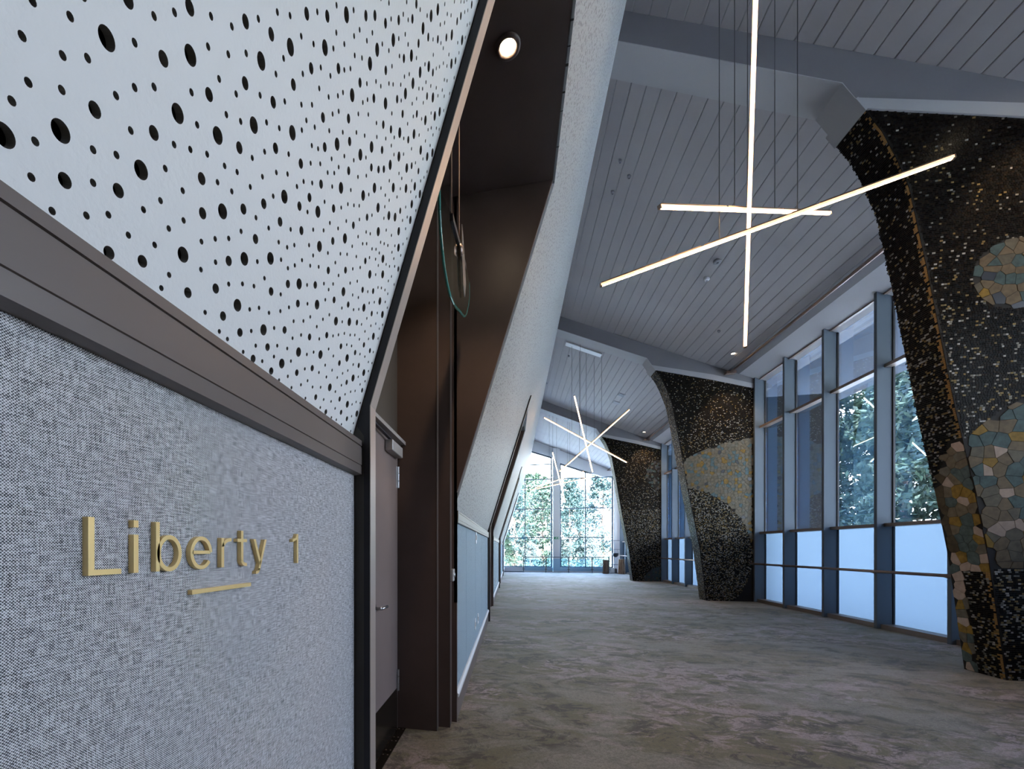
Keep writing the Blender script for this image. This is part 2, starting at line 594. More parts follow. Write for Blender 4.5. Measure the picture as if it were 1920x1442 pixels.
# near acoustic board with real drilled holes, in wall coordinates (y, t): t up the slope from z = 1.81
HOLES = '3048,1411,0;3337,1616,0;3033,1086,0;3672,1792,2;3349,1262,0;3550,1458,0;3935,2045,0;4062,2478,0;4265,2760,0;4421,3003,1;4704,3235,0;4270,2239,1;4571,2609,2;4764,2931,0;5014,3471,0;5194,3744,1;5377,3996,0;5065,3168,0;5327,3470,0;5603,3665,2;5654,4103,1;5659,4422,0;5899,4657,0;6206,5049,1;6411,5323,0;6653,5539,1;6794,5887,0;7096,6086,2;7242,6341,0;7614,6685,1;6062,4375,2;6216,4716,0;6515,4932,0;6792,5182,2;6964,5630,0;7242,5750,0;6997,5398,0;7547,6351,0;7443,6120,0;7840,6485,0;5988,4125,0;5923,3820,0;6606,4639,1;6820,4883,0;7262,5341,1;7429,5495,0;7586,5688,0;7606,5951,0;7836,6156,0;8130,6368,2;6455,4389,0;6318,4073,1;7107,5048,0;6916,4632,0;7982,5842,1;8206,6057,0;7849,5465,2;7561,5222,0;7445,5043,0;7209,4782,0;7206,4414,1;7436,4702,0;7584,4897,0;6849,4284,0;6605,4043,0;6233,3722,0;6011,3486,1;5737,3314,0;5434,3173,1;5335,2922,0;5024,2802,0;4940,2511,1;4699,2294,0;4244,1889,0;4042,1674,0;3880,1420,0;3717,1106,1;3403,990,0;3145,794,0;3062,540,0;3061,229,2;3472,653,2;3293,385,0;4110,1261,0;4368,1475,1;4594,1926,2;4882,2063,0;4645,1590,0;4874,1736,0;5130,1903,0;5217,2236,2;5266,2570,0;5522,2723,0;5765,2901,2;5985,3154,0;6266,3333,0;6573,3546,2;6770,3778,0;7063,4106,0;7470,4428,0;7872,4777,0;8166,4869,1;7801,4481,2;7469,4123,1;7115,3829,0;6617,3232,0;6300,3042,1;6097,2806,0;5893,2528,0;5615,2430,1;5448,2020,0;5687,2137,0;5142,1580,1;4610,1260,0;4328,998,2;4025,907,0;3788,752,0;3862,459,0;3603,266,1;3326,68,0;4135,595,1;3556,-87,0;3874,108,0;4092,283,0;4470,634,0;4652,890,0;4913,1229,0;5402,1748,0;5683,1845,0;6000,2173,0;6186,2489,0;6453,2785,0;6712,2980,0;6963,3375,1;7208,3597,0;7471,3815,0;7758,4160,0;8126,4540,0;8657,5041,2;8477,4766,0;8042,4248,0;8403,4483,1;7753,3892,0;9206,5247,1;7651,3584,1;7394,3393,0;7154,3221,0;7019,3019,0;6782,2647,2;6523,2449,0;6363,2196,1;6276,1901,0;5981,1812,1;5614,1493,2;5293,1219,1;5034,924,0;4854,682,0;4367,244,0;4721,371,0;4198,-87,1;4617,88,1;5026,171,0;5502,550,0;5156,537,2;5391,886,0;5609,1081,0;5849,1258,0;6049,1512,0;6388,1631,1;6614,1979,0;6840,2255,1;7156,2352,0;7455,2548,1;7788,2809,0;8118,3035,0;7782,3155,2;7427,3150,1;7221,2827,1;7483,2921,0;7901,3444,0;8247,3580,1;8305,4049,2;8007,3832,0;8665,4299,0;8499,3793,0;8701,4026,0;8939,4187,0;9150,4343,0;9192,4606,2;8256,3289,0;8592,3422,0;8816,3749,0;9134,3890,1;9313,4157,0;9610,4431,1;8528,3108,1;8949,3461,2;8129,2714,2;7792,2507,0;7369,2213,0;7191,2049,0;6941,1967,0;6847,1613,2;7120,1773,0;6560,1368,0;6264,1217,2;5961,982,1;5723,806,0;7705,2151,0;7535,1939,0;7365,1773,0;8003,2237,0;8289,2399,0;8660,2562,1;8473,2815,0;8940,3114,0;9209,3283,0;9327,2994,1;9622,3511,0;9325,3548,0;10091,3714,1;8840,2851,0;10501,3640,2;9620,3215,0;9938,3453,0;5853,479,1;6081,688,0;6364,864,0;6633,989,0;6831,1251,0;7485,1547,1;7815,1750,2;8073,1886,0;8344,2051,1;8635,2257,0;8985,2463,0;7086,1166,1;7363,1274,0;6380,512,2;6137,198,1;6679,609,0;6893,756,0;7182,823,0;7481,1019,0;7702,1216,0;7942,1428,1;8256,1601,0;8598,1776,2;8854,2030,0;9200,2226,1;9494,2591,2;9682,2911,0;9982,3142,0;9948,2780,0;9867,2493,1;9628,2275,0;10193,2548,0;10446,2700,0;10255,2894,0;10359,3152,1;10652,3281,0;10932,3460,1;11146,3688,0;10688,2875,2;10903,3123,0;11178,3299,0;11486,3508,2;11216,3005,1;11535,3199,0;11016,2767,0;10543,2405,1;10154,2216,2;9818,2042,0;9529,1907,2;9177,1867,0;8973,1654,0;8478,1444,0;8280,1250,0;7961,1076,0;7757,792,1;7437,667,0;7160,491,2;6597,159,1;6855,315,0;6357,-74,0;6796,-92,0;7092,-85,1;7068,149,0;7397,276,1;7666,431,0;7997,529,0;7656,208,0;7356,-16,0;7956,197,2;7693,-68,1;8232,369,0;8410,644,2;8734,739,0;8968,897,0;9271,979,2;9553,1242,0;9854,1208,0;9044,1241,0;8654,1093,1;8333,976,0;8077,782,0;8816,1405,0;9305,1456,1;9582,1576,0;9813,1717,0;10071,1881,0;10380,1993,0;10619,2111,0;10082,1558,1;10346,1723,0;10614,1818,0;10558,1470,2;10908,1776,1;11209,1870,0;11283,2164,1;10934,2151,0;11455,2418,0;11710,2615,2;11120,2462,0;10817,2498,0;11371,2749,0;11631,2942,0;11754,2218,1;11545,1947,0;11324,1599,1;10987,1481,0;10240,1197,1;9601,870,0;9982,904,0;9089,579,1;8810,445,0;8551,252,1;8271,57,0;8830,90,0;9045,267,0;9418,614,0;9805,661,0;10339,860,0;10552,1056,0;10787,1230,0;11202,1192,2;10907,956,1;11493,1343,0;11766,1575,2;12037,1733,0;11865,1932,0;12119,2011,0;11747,1221,0;11988,1135,1;10668,783,0;10107,513,2;9675,350,0;9321,224,0;8508,-97,0;8014,-124,0;9582,72,1;9157,-105,0;9977,152,0;10371,239,0;10447,528,0;11014,661,0;11294,837,0;11552,956,0;10786,448,1;11311,482,2;11602,578,0;11812,723,0;12098,789,0;10687,157,0;11079,176,1;10254,-79,1;10623,-112,0;10929,-78,0;11535,134,1;11788,287,0;12082,458,2;12008,-100,0;11300,-98,0;7872,6994,1;8268,7311,1;8689,7459,2;8685,7862,1;9282,7730,1;9556,8094,2;9180,8470,1;9725,8896,2;10488,8855,2;10146,9825,2;10969,10107,1;11226,10466,2;10554,9590,1;11925,11124,2;11432,11194,1;9965,7898,2;9761,7447,2;9473,7030,1;8577,6142,1;9057,6515,2;9888,7104,1;10568,7769,1;11119,8140,2;10002,6767,2;10717,7405,2;9980,5979,2;9523,5474,1;11124,6349,2;10439,5808,2;10621,5240,2;11684,5144,2;10963,4348,2;10315,4604,2;11199,4080,2;11885,3344,2;11338,7557,2;11839,7828,2;12098,8169,2;11809,9042,2;10786,9026,1;10509,7068,1;9571,6439,1;11173,8788,2;8723,6871,1;11931,6111,2;11602,6798,2'
RAD = (0.0037, 0.0070, 0.0095)
def drilled_board():
    n = math.hypot(0.311, 1)
    ya, yb, ta, tb = 0.10, 1.225, (1.74 - 1.81) * n, (3.30 - 1.81) * n
    hs = [(int(p[0]) / 1e4, int(p[1]) / 1e4, int(p[2])) for p in (q.split(',') for q in HOLES.split(';'))]
    grid = {}
    def near(y, t, gap):
        gi, gj = int(y / 0.04), int(t / 0.04)
        for i in (-1, 0, 1):
            for j in (-1, 0, 1):
                for h in grid.get((gi + i, gj + j), ()):
                    if math.hypot(h[0] - y, h[1] - t) < gap + RAD[h[2]]:
                        return True
        return False
    for h in hs:
        grid.setdefault((int(h[0] / 0.04), int(h[1] / 0.04)), []).append(h)
    rnd = random.Random(3)
    for k, tries in ((2, 260), (1, 500), (0, 9000)):
        for _ in range(tries):
            y, t = rnd.uniform(ya + 0.012, yb - 0.014), rnd.uniform(ta + 0.012, tb - 0.012)
            if not near(y, t, RAD[k] + (0.0135 if k == 0 else 0.016)):
                h = (y, t, k)
                hs.append(h)
                grid.setdefault((int(y / 0.04), int(t / 0.04)), []).append(h)
    hs = [h for h in hs if ya + 0.012 < h[0] < yb - 0.0105 and ta + 0.012 < h[1] < tb - 0.012]
    def P(y, t, d=0.0):
        x, z = -0.465 + 0.311 * t / n, 1.81 + t / n
        return (x - d / n, y, z + d * 0.311 / n)
    pts, edges, ids = [], [], []
    def loop(q):
        s = len(pts)
        pts.extend(Vector(p) for p in q)
        nid = ids[-1] + 1 if ids else 0
        ids.extend([nid] * len(q))
        edges.extend((s + i, s + (i + 1) % len(q)) for i in range(len(q)))
    border = []
    for i in range(23): border.append((ya + (yb - ya) * i / 23, ta))
    for i in range(30): border.append((yb, ta + (tb - ta) * i / 30))
    for i in range(23): border.append((yb - (yb - ya) * i / 23, tb))
    for i in range(30): border.append((ya, tb - (tb - ta) * i / 30))
    loop(border)
    walls = MB()
    for y, t, k in hs:
        ns = (12, 18, 24)[k]
        r = RAD[k]
        ring = [(y + r * math.cos(2 * math.pi * i / ns), t + r * math.sin(2 * math.pi * i / ns)) for i in range(ns)]
        loop(ring)
        A = [walls.bm.verts.new(P(u, w)) for u, w in ring]
        Bv = [walls.bm.verts.new(P(u, w, 0.0125)) for u, w in ring]
        for i in range(ns):
            walls.bm.faces.new((A[i], A[(i + 1) % ns], Bv[(i + 1) % ns], Bv[i]))
    v, _, f, ov, _, _ = geometry.delaunay_2d_cdt(pts, edges, [], 0, 1e-7, True)
    owner = [ids[q[0]] if q else -1 for q in ov]
    f = [q for q in f if not (owner[q[0]] > 0 and owner[q[0]] == owner[q[1]] == owner[q[2]])]
    b = MB()
    vs = [b.bm.verts.new(P(q[0], q[1])) for q in v]
    for q in f:
        b.bm.faces.new([vs[i] for i in q])
    # edge strips give the board its thickness
    for (u0, w0), (u1, w1) in zip(border, border[1:] + border[:1]):
        b.quad(P(u0, w0), P(u1, w1), P(u1, w1, 0.0125), P(u0, w0, 0.0125))
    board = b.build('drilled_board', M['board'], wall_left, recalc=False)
    w = stuff(walls.build('hole_edges', M['hole'], board, recalc=False))
    b = MB()
    b.quad(P(ya, ta, 0.03), P(yb, ta, 0.03), P(yb, tb, 0.03), P(ya, tb, 0.03))
    b.build('felt_backing', M['black'], board)
    return len(hs)
drilled_board()

# door recesses on the left: lining, jambs, soffit, doors
def lean_front(z):
    return -0.415 + 0.311 * (z - 1.88)

def recess(i):
    d = PITCH * i
    t = struct(empty('trim_%d' % (i + 1), (-0.9, 2.4 + d, 0)))
    b = MB()
    b.prism([(-1.36, 0), (-0.434, 0), (-0.434, 1.79), (-0.456, 1.82), (-0.448 + 0.311 * 2.545, 4.40), (-1.36, 4.40)], 'Y', 1.226 + d, 1.272 + d)
    b.build('near_reveal', M['jamb'], t)
    b = MB()
    b.prism([(-0.434, 0), (-0.415, 0), (-0.415, 1.88), (lean_front(4.46), 4.46), (-0.456 + 0.311 * 2.64, 4.46), (-0.456, 1.82), (-0.434, 1.79)],
            'Y', 1.222 + d, 1.270 + d)
    b.build('architrave', M['navy'], t)
    b = MB()
    b.prism([(-0.4152, 0), (-0.4130, 0), (-0.4130, 1.88), (lean_front(4.46) + 0.002, 4.46), (lean_front(4.46) - 0.0002, 4.46), (-0.4152, 1.88)],
            'Y', 1.2215 + d, 1.2705 + d)
    b.build('edge_strip', M['edge'], t)  # added strip; window light on the dark jamb edge put into its colour
    b = MB()
    b.prism([(-1.36, 3.35 + d), (-0.581, 3.35 + d), (-0.581, 3.44 + d), (-0.4885, 3.44 + d), (-0.4885, 3.56 + d), (-0.4465, 3.56 + d),
             (-0.4465, 3.598 + d), (-1.36, 3.598 + d)], 'Z', 0, 4.40)
    b.prism([(-0.4465, 1.0), (-0.4465, 1.925), (-0.4465 + 0.311 * 2.475, 4.40), (-0.47, 4.40), (-0.47, 1.0)], 'Y', 3.560 + d, 3.598 + d)
    b.build('far_reveal', M['dark'], t)
    for x, y in ((-0.581, 3.352), (-0.4885, 3.442)):
        b = MB(); b.box(x - 0.001, x + 0.0015, y + d - 0.004, y + d + 0.03, 0, 4.40)
        b.build('bead', M['jamb'], t)
    b = MB(); b.box(-1.36, 0.325, 1.272 + d, 3.56 + d, 4.40, 4.44); b.build('soffit', M['dark'], t)
    b = MB(); b.box(-1.0, -0.905, 1.272 + d, 3.35 + d, 2.315, 4.40); b.build('transom_panel', M['jamb'], t)
    # board over the opening
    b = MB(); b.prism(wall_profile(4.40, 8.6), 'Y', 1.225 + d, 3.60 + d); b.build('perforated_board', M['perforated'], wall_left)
    # double door
    dr = struct(empty('door_%d' % (i + 1), (-0.9, 2.66 + d, 0)))
    for y0, y1 in ((1.275, 2.655), (2.660, 3.338)):
        b = MB(); b.box(-0.945, -0.90, y0 + d, y1 + d, 0.008, 2.305)
        leaf = b.build('door_leaf', M['door'], dr)
        b = MB(); b.box(-0.9005, -0.8965, y0 + d + 0.004, y1 + d - 0.02, 0.01, 0.335)
        b.build('kick_plate', M['kick'], leaf)
    b = MB()
    b.tube((-0.9, 2.74 + d, 1.05), (-0.845, 2.74 + d, 1.05), 0.010)
    b.tube((-0.845, 2.735 + d, 1.05), (-0.845, 2.862 + d, 1.05), 0.009)
    b.lathe((-0.898, 2.74 + d, 1.05), [(0.026, 0), (0.026, 0.006)], 16, 'X')
    b.build('door_handle', M['steel'], dr, True)
    for z in (0.305, 1.94):
        b = MB()
        for k in range(3):
            b.tube((-0.893, 3.338 + d, z + 0.003 + k * 0.058), (-0.893, 3.338 + d, z + 0.056 + k * 0.058), 0.0085)
        b.box(-0.902, -0.897, 3.30 + d, 3.338 + d, z, z + 0.172)
        b.build('hinge', M['steel'], dr)
    b = MB()
    b.box(-0.905, -0.835, 2.2 + d, 3.36 + d, 2.285, 2.312)
    ch = b.build('closer_track', M['closer'], dr)
    b = MB(); b.box(-0.897, -0.838, 2.98 + d, 3.27 + d, 2.165, 2.245); b.build('closer_body', M['closer'], ch, bevel=0.004)
    b = MB(); b.bar((-0.866, 3.02 + d, 2.253), (-0.872, 2.62 + d, 2.272), 0.022, 0.010); b.build('closer_arm', M['black_metal'], ch)
    return t

for i in range(4):
    recess(i)

# ceiling: deck with every plank a part
b = MB()
b.prism([(0.9, ceil_z(0.9) + 0.012), (7.0, ceil_z(7.0) + 0.012), (7.0, ceil_z(7.0) + 0.2), (0.9, ceil_z(0.9) + 0.2)], 'Y', BACK, END + 0.4)
ceiling = struct(b.build('ceiling', M['deck']))
PW = 0.2
def plank_mesh(length):
    b = MB()
    w, g = PW, 0.0035
    s = -0.452
    prof = [(g, 0.005), (g + 0.006, 0.0), (w - g - 0.006, 0.0), (w - g, 0.005), (w - g, 0.03), (g, 0.03)]
    b.prism([(x, s * x + z) for x, z in prof], 'Y', 0, length)
    return b
first = {}
for bay in range(-2, 4):
    y0 = Y0 + 0.45 + PITCH * (bay - 1)
    y1 = Y0 + PITCH * bay if bay < 3 else END
    if bay == -2:
        continue
    if bay == -1:
        b = MB()
        b.prism([(1.2, ceil_z(1.2)), (6.6, ceil_z(6.6)), (6.6, ceil_z(6.6) + 0.03), (1.2, ceil_z(1.2) + 0.03)], 'Y', BACK, y1)
        b.build('plank_field', M['plank'], ceiling)
        continue
    for k in range(23):
        x = 1.32 + PW * k
        if bay not in first:
            o = plank_mesh(y1 - y0).build('plank', M['plank'], ceiling)
            first[bay] = o
        else:
            o = first[bay].copy()
            C.objects.link(o)
        o.location = (x, y0, ceil_z(x))

# sloping fascia, head and roof edge over the window wall
b = MB()
b.prism([(5.88, 6.395), (6.50, 6.15), (7.0, 6.15), (7.0, 6.9), (5.88, 6.9)], 'Y', BACK, END)
trim_f = struct(b.build('trim_5', M['fascia'])); 
b = MB()
b.prism([(-1.5, 8.85), (0.9, 8.85), (7.0, 6.22), (9.6, 5.90), (9.6, 6.10), (7.0, 6.6), (0.9, 9.1), (-1.5, 9.1)], 'Y', BACK - 0.3, END + 1.2)
struct(b.build('roof', M['eave']))  # overhanging eave added to hold bright sky out of the top panes
b = MB(); b.box(-1.5, 7.0, BACK - 0.2, BACK, -0.15, 8.9)
struct(b.build('wall_back', M['dado']))  # unseen wall, set close and dark to cut light from behind
b = MB(); b.box(6.5, 7.0, BACK, -1.02, -0.15, 6.3)
struct(b.build('wall_right', M['dado']))  # blank wall added in place of windows to cut light from behind

# right window wall, one structure per bay
def window_bay(n, bay):
    yb = Y0 + 0.45 + PITCH * (bay - 1)
    yf = Y0 + PITCH * bay
    w = struct(empty('window_%d' % n, (6.7, (yb + yf) / 2, 0)))
    ys = [yf - 0.072] + [yf - 0.012 - 1.347 * k for k in (1, 2, 3, 4, 5)] + [yb + 0.002]
    for y in ys:
        b = MB(); b.box(6.50, 6.775, y, y + 0.068, 0.0, 6.14); mu = b.build('mullion', M['frame'], w, bevel=0.003)
        if y != ys[-1]:
            b = MB(); b.box(6.735, 6.765, y - 0.018, y, 0.09, 6.06); b.build('gasket', M['gasket'], mu)
    for y1, y0 in zip(ys, ys[1:]):
        a, e = y0 + 0.068, y1
        for z, nm in ((1.885, 'transom'), (4.77, 'transom')):
            b = MB(); b.box(6.615, 6.78, a, e, z - 0.03, z + 0.03); b.build(nm, M['brown_frame'], w)
        b = MB(); b.box(6.56, 6.80, a, e, 0.0, 0.085); b.build('sill', M['brown_frame'], w)
        b = MB(); b.box(6.60, 6.80, a, e, 6.06, 6.145); b.build('head', M['brown_frame'], w)
        for z0, z1, nm, m in ((0.085, 1.855, 'frosted_pane', 'frosted'), (1.915, 4.74, 'pane', 'glass'), (4.80, 6.06, 'pane', 'glass')):
            b = MB(); b.box(6.766, 6.776, a, e, z0, z1) if nm == 'pane' else b.quad((6.768, a, z0), (6.768, e, z0), (6.768, e, z1), (6.768, a, z1))
            b.build(nm, M[m], w)
for n, bay in enumerate((1, 2, 3, 0)):
    window_bay(n + 1, bay)

# end wall with its two big windows
b = MB()
b.box(-1.36, 7.0, END, END + 0.3, -0.15, 0.25)                       # below the sills
b.box(2.62, 3.0, END, END + 0.3, 0.25, 8.0)                          # between the windows
b.box(6.20, 7.0, END, END + 0.3, 0.25, 6.9)
b.prism([(0.2, 8.12), (2.62, 7.26), (2.62, 8.5), (0.2, 9.1)], 'Y', END, END + 0.3)
b.prism([(3.0, 6.90), (5.51, 5.955), (6.20, 5.955), (6.20, 7.0), (3.0, 8.3)], 'Y', END, END + 0.3)
wall_end = struct(b.build('wall_end', M['white']))
b = MB(); b.box(2.56, 2.98, END - 0.32, END + 0.02, 0.0, ceil_z(2.75) - 0.02); b.build('column', M['white'], wall_end, bevel=0.01)
b = MB(); b.box(-0.46, 6.2, END - 0.06, END, 0.22, 0.28); b.build('sill_board', M['white'], wall_end)

def end_window(n, x0, x1, subs, zs, head):
    w = struct(empty('window_%d' % n, ((x0 + x1) / 2, END + 0.1, 0.3)))
    ya, yb = END + 0.06, END + 0.16
    def top(x):
        return head(x)
    xs = [x0] + subs + [x1]
    for k, x in enumerate(xs):
        wd = 0.085 if k in (0, len(xs) - 1) else 0.055
        z1 = top(x) - 0.02
        b = MB(); b.box(x - wd / 2, x + wd / 2, ya, yb, 0.28, z1); b.build('mullion', M['frame' if wd > 0.06 else 'rail'], w)
    for xa, xb in zip(xs, xs[1:]):
        for z in zs:
            if z < min(top(xa), top(xb)):
                b = MB(); b.box(xa, xb, ya + 0.01, yb - 0.01, z - 0.028, z + 0.028); b.build('transom', M['rail'], w)
        b = MB(); b.box(xa, xb, ya, yb, 0.27, 0.34); b.build('bottom_rail', M['frame'], w)
        b = MB()
        b.prism([(xa, top(xa) - 0.09), (xb, top(xb) - 0.09), (xb, top(xb)), (xa, top(xa))], 'Y', ya, yb)
        b.build('head_rail', M['frame'], w)
        lv = [0.34] + [z for z in zs if z < min(top(xa), top(xb))] + [None]
        for za, zb in zip(lv, lv[1:]):
            pa, pb = (zb, zb) if zb else (top(xa) - 0.05, top(xb) - 0.05)
            b = MB(); b.quad((xa, END + 0.11, za), (xb, END + 0.11, za), (xb, END + 0.11, pb), (xa, END + 0.11, pa))
            b.build('pane', M['clear'], w)
end_window(5, -0.62, 2.50, [0.86], [2.167, 4.01, 5.91, 6.863], lambda x: min(8.1, 7.77 - 0.356 * (x - 1.19)))
end_window(6, 3.045, 6.13, [4.544], [2.167, 4.01, 5.91], lambda x: max(5.96, 6.886 - 0.378 * (x - 3.045)))

# ground outside
b = MB(); b.box(-60, 90, -60, 140, -0.9, -0.6)
struct(b.build('ground', M['ground']))
b = MB(); b.box(7.0, 26, BACK - 12, 28.7, -0.6, -0.2); b.box(-12, 26, 28.7, 38, -0.6, -0.2)
struct(b.build('terrace_paving', M['paving']))  # unseen pale terrace added to bounce sunlight up into the hall

# ================================================================ PORTAL FRAMES: beams and mosaic piers
def frame_beam(i, label):
    y = Y0 + PITCH * i
    t = tag(empty('roof_beam', (3.8, y, 6.5)), label, 'beam', None)
    b = MB()
    b.prism([(1.10, 8.56), (1.10, 8.165), (1.354, 8.045), (3.816, 6.945), (3.962, 6.712), (4.045, 6.582), (5.497, 6.185), (6.60, 5.85), (6.95, 5.85),
             (6.95, 6.16), (6.49, 6.16), (5.9, 6.42)], 'Y', y, y + 0.45)
    b.build('beam_body', M['beam'], t)
    b = MB()
    b.prism([(1.354, 8.0455), (3.816, 6.9455), (3.958, 6.716), (3.950, 6.712), (3.810, 6.938), (1.350, 8.037)], 'Y', y + 0.001, y + 0.449)
    b.build('soffit_board', M['soffit'], t)  # added underside strip; light from below put into its paler colour
    b = MB()
    b.prism([(3.962, 6.712), (5.497, 6.318), (6.497, 5.985), (6.497, 5.862), (5.497, 6.170), (4.045, 6.570)], 'Y', y - 0.022, y + 0.472)
    b.build('flange', M['soffit'], t)
    b = MB()
    b.prism([(3.956, 6.722), (4.05, 6.566), (4.03, 6.55), (3.932, 6.708)], 'Y', y - 0.022, y + 0.472)
    b.build('collar', M['soffit'], t)
    return t
frame_beam(0, 'painted roof beam nearest, over the darkest mosaic pier, crossing the top of the picture')
frame_beam(1, 'painted roof beam over the middle mosaic pier, second along the hall')
frame_beam(2, 'painted roof beam farthest along the hall, close to the end window')

HALL = [(5.345, 0.0), (5.19, 1.0 + 0.34), (5.066, 2.1), (4.895, 3.0), (4.735, 3.98), (4.62, 4.7), (4.525, 5.231), (4.464, 5.589), (4.333, 5.975),
        (4.201, 6.296), (4.043, 6.566)]
def hall_x(z):
    for (xa, a), (xb, b) in zip(HALL, HALL[1:]):
        if z <= b:
            return xa + (xb - xa) * (z - a) / (b - a)
    return HALL[-1][0]
def top_z(x):
    for (xa, a), (xb, b) in zip([(4.043, 6.575), (5.497, 6.172), (6.6, 5.85)], [(5.497, 6.172), (6.6, 5.85), (7.2, 5.7)]):
        if x <= xb:
            return a + (b - a) * (x - xa) / (xb - xa)
    return 5.7

DARKS = [(0.006, 0.005, 0.005), (0.010, 0.009, 0.008), (0.008, 0.008, 0.009), (0.015, 0.011, 0.008), (0.004, 0.004, 0.004), (0.012, 0.011, 0.010)]
LIGHTS = [(0.17, 0.16, 0.135), (0.26, 0.25, 0.23), (0.14, 0.11, 0.055), (0.10, 0.10, 0.09), (0.17, 0.12, 0.05)]
def tesserae(name, cells, mtl, parent, sides=True):
    """cells: list of (origin, u, v, normal, half_u, half_v, colour) - thin glass tiles set in the grout, one mesh"""
    vs, fs, cols = [], [], []
    off = wloc(parent)
    rnd = random.Random(len(cells))
    H = 0.004
    for c, u, v, n, hu, hv, col in cells:
        s = len(vs)
        j = [rnd.uniform(-0.0005, 0.0005) for _ in range(4)]
        for q, (a, bb) in enumerate(((-1, -1), (1, -1), (1, 1), (-1, 1))):
            vs.append(tuple(c[k] - off[k] + u[k] * a * hu + v[k] * bb * hv + n[k] * (H + j[q]) for k in range(3)))
        fs.append((s, s + 1, s + 2, s + 3))
        nv = 4
        if sides:
            for q, (a, bb) in enumerate(((-1, -1), (1, -1), (1, 1), (-1, 1))):
                vs.append(tuple(c[k] - off[k] + u[k] * a * hu + v[k] * bb * hv - n[k] * 0.001 for k in range(3)))
            for q in range(4):
                r = (q + 1) % 4
                fs.append((s + r, s + q, s + 4 + q, s + 4 + r))
            nv = 8
        cols.extend([(*col, 1.0)] * nv)
    me = bpy.data.meshes.new(name)
    me.from_pydata(vs, [], fs)
    at = me.color_attributes.new('Col', 'FLOAT_COLOR', 'POINT')
    at.data.foreach_set('color', [x for c in cols for x in c])
    me.materials.append(mtl)
    o = bpy.data.objects.new(name, me)
    C.objects.link(o)
    o.parent = parent
    return stuff(o)

def clip(poly, px, py, nx, ny):
    """keep the side of the line through (px, py) where the normal does not point"""
    out = []
    n = len(poly)
    for i in range(n):
        a, bq = poly[i], poly[(i + 1) % n]
        da = (a[0] - px) * nx + (a[1] - py) * ny
        db = (bq[0] - px) * nx + (bq[1] - py) * ny
        if da <= 0:
            out.append(a)
        if (da < 0 < db) or (db < 0 < da):
            k = da / (da - db)
            out.append((a[0] + (bq[0] - a[0]) * k, a[1] + (bq[1] - a[1]) * k))
    return out

def crazy_cells(box, g, inside, cuts, seed, gap=0.004):
    """irregular tile outlines over box = (x0, x1, z0, z1): cells of jittered points, cut by tangent lines of the region's borders"""
    rnd = random.Random(seed)
    x0, x1, z0, z1 = box
    pts = {}
    ni, nj = int((x1 - x0) / g) + 3, int((z1 - z0) / g) + 3
    for i in range(-1, ni):
        for j in range(-1, nj):
            pts[i, j] = (x0 + (i + rnd.uniform(0.08, 0.92)) * g, z0 + (j + rnd.uniform(0.08, 0.92)) * g)
    res = []
    for (i, j), p in pts.items():
        if not inside(*p):
            continue
        poly = [(p[0] - 2 * g, p[1] - 2 * g), (p[0] + 2 * g, p[1] - 2 * g), (p[0] + 2 * g, p[1] + 2 * g), (p[0] - 2 * g, p[1] + 2 * g)]
        for a in range(i - 2, i + 3):
            for c in range(j - 2, j + 3):
                q = pts.get((a, c))
                if q is None or q is p:
                    continue
                dx, dz = q[0] - p[0], q[1] - p[1]
                L = math.hypot(dx, dz)
                poly = clip(poly, p[0] + dx / 2 - dx / L * gap / 2, p[1] + dz / 2 - dz / L * gap / 2, dx / L, dz / L)
        for f in cuts:
            for ln in f(*p):
                poly = clip(poly, *ln)
        # merge near-duplicate corners
        poly = [q for k, q in enumerate(poly) if math.hypot(q[0] - poly[k - 1][0], q[1] - poly[k - 1][1]) > 0.002]
        if len(poly) >= 3:
            res.append((p, poly))
    return res

def circle_cut(cx, cz, r, keep_inside):
    def f(x, z):
        d = math.hypot(x - cx, z - cz) or 1e-6
        nx, nz = (x - cx) / d, (z - cz) / d
        s = 1 if keep_inside else -1
        return [(cx + nx * r, cz + nz * r, nx * s, nz * s)]
    return f

